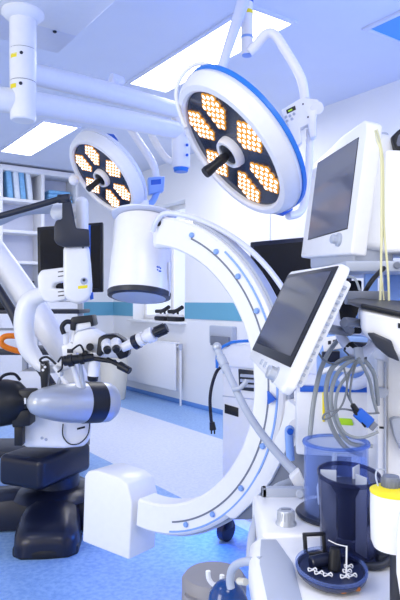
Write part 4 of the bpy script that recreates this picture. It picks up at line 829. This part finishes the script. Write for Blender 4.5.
obj('coiled_tubing', bm, M['white'], t)
bm = BM(); tube(bm, [FD @ V(.018, -.022, .010), FD @ V(.0215, -.010, .052)], .0014, seg=8); tube(bm, [FD @ V(-.004, .002, .056), FD @ V(.008, -.004, .052), FD @ V(.0215, -.010, .051)], .0008, seg=6); obj('needle', bm, M['white'], t)
for x, y in ((.004, -.063), (.026, -.056)): bm = BM(); box(bm, FD, (x-.004, x+.004), (y-.003, y+.003), (.006, .0125), .002); obj('hinge', bm, M['brown'], t)
t = thing('black_frame', 'small black square loop standing upright behind the navy dish', 'frame', c+V(-.018, .066, 0))
q = c+V(-.013, .062, -.001)
F = fr(q+UP*.026, V(1, .12, 0), V(0, .25, 1))
bm = BM(); W2, H2 = .015, .014
for a, b in (((-W2-.004, W2+.004), (-H2-.004, -H2+.002)), ((-W2-.004, W2+.004), (H2-.002, H2+.004)), ((-W2-.004, -W2+.002), (-H2, H2)), ((W2-.002, W2+.004), (-H2, H2))): box(bm, F, a, b, (-.004, .004), .0018)
obj('loop', bm, M['black'], t)
bm = BM(); box(bm, F, (-.014, .020), (-.0275, -H2-.002), (-.006, .012), .003); cyl(bm, F @ V(-.02, -.024, 0), F @ V(.026, -.024, 0), .004); obj('hinge_block', bm, M['black'], t)

# ---- things along the bottom edge ----
c = W(214, 582, 1.55); c.z = 0
t = thing('taupe_pedestal', 'grey rounded pedestal with a lower step at the bottom edge, left of the worktop', 'pedestal', c)
F = axis(c, UP); zt = zz(574, 1.55)
bm = BM(); lathe(bm, F, [(0, .002), (.16, .002), (.165, .02), (.10, .06), (.085, zt-.05), (.085, zt-.012), (.076, zt), (0, zt)], 48); obj('column', bm, M['taupe'], t)
c3 = W(196, 598, 1.5)
bm = BM(); cyl(bm, V(c3.x, c3.y, c3.z-.10), V(c3.x, c3.y, c3.z+.01), .035, b=.006); obj('step', bm, M['taupe'], t)
c = W(229, 600, 1.12); c.z -= .02; t = thing('blue_dome', 'glossy deep blue dome at the bottom edge beside the grey pedestal', 'dome', c)
bm = BM(); F = axis(c, V(-.15, -.2, 1)); lathe(bm, F, [(0, -.06), (.038, -.06), (.040, -.01), (.038, .02), (.031, .042), (.019, .056), (.008, .062), (0, .063)], 40); obj('dome', bm, M['teal'], t)
bm = BM(); lathe(bm, F, [(.0395, -.03), (.0415, -.028), (.0415, -.018), (.0395, -.016)], 40); obj('ring', bm, M['navy'], t)
t = thing('white_hook', 'small white double hook at the bottom edge above the blue dome', 'hook', W(216, 590, 1.2))
bm = BM(); tpx(bm, [(208, 571, 1.2), (209, 579, 1.2), (214, 585, 1.2), (221, 585, 1.2), (222, 575, 1.2)], .005, seg=10); tpx(bm, [(215, 585, 1.2), (224, 590, 1.22)], .005, seg=10); obj('hook', bm, M['white'], t)
t = thing('push_handle', 'grey blue curved handle attached to the left edge of the worktop', 'handle', W(240, 575, 1.1))
bm = BM(); tpx(bm, [(262, 561, .97), (243, 562, 1.0), (233, 568, 1.02), (230, 580, 1.03), (231, 588, 1.03)], .0072, seg=14); obj('grip', bm, M['lgrey'], t)
bm = BM(); tpx(bm, [(239, 581, 1.02), (246, 582, 1.0)], .006); obj('screw', bm, M['cream'], t)
tag(obj('drain_hose', tpx(BM(), [(290, 482, 1.36), (276, 488, 1.34), (264, 502, 1.3), (257, 518, 1.22), (252, 536, 1.18), (250, 560, 1.14)], .0085, seg=12), M['lgrey']), 'pale grey hose curving down behind the raised deck at its left edge', 'hose')
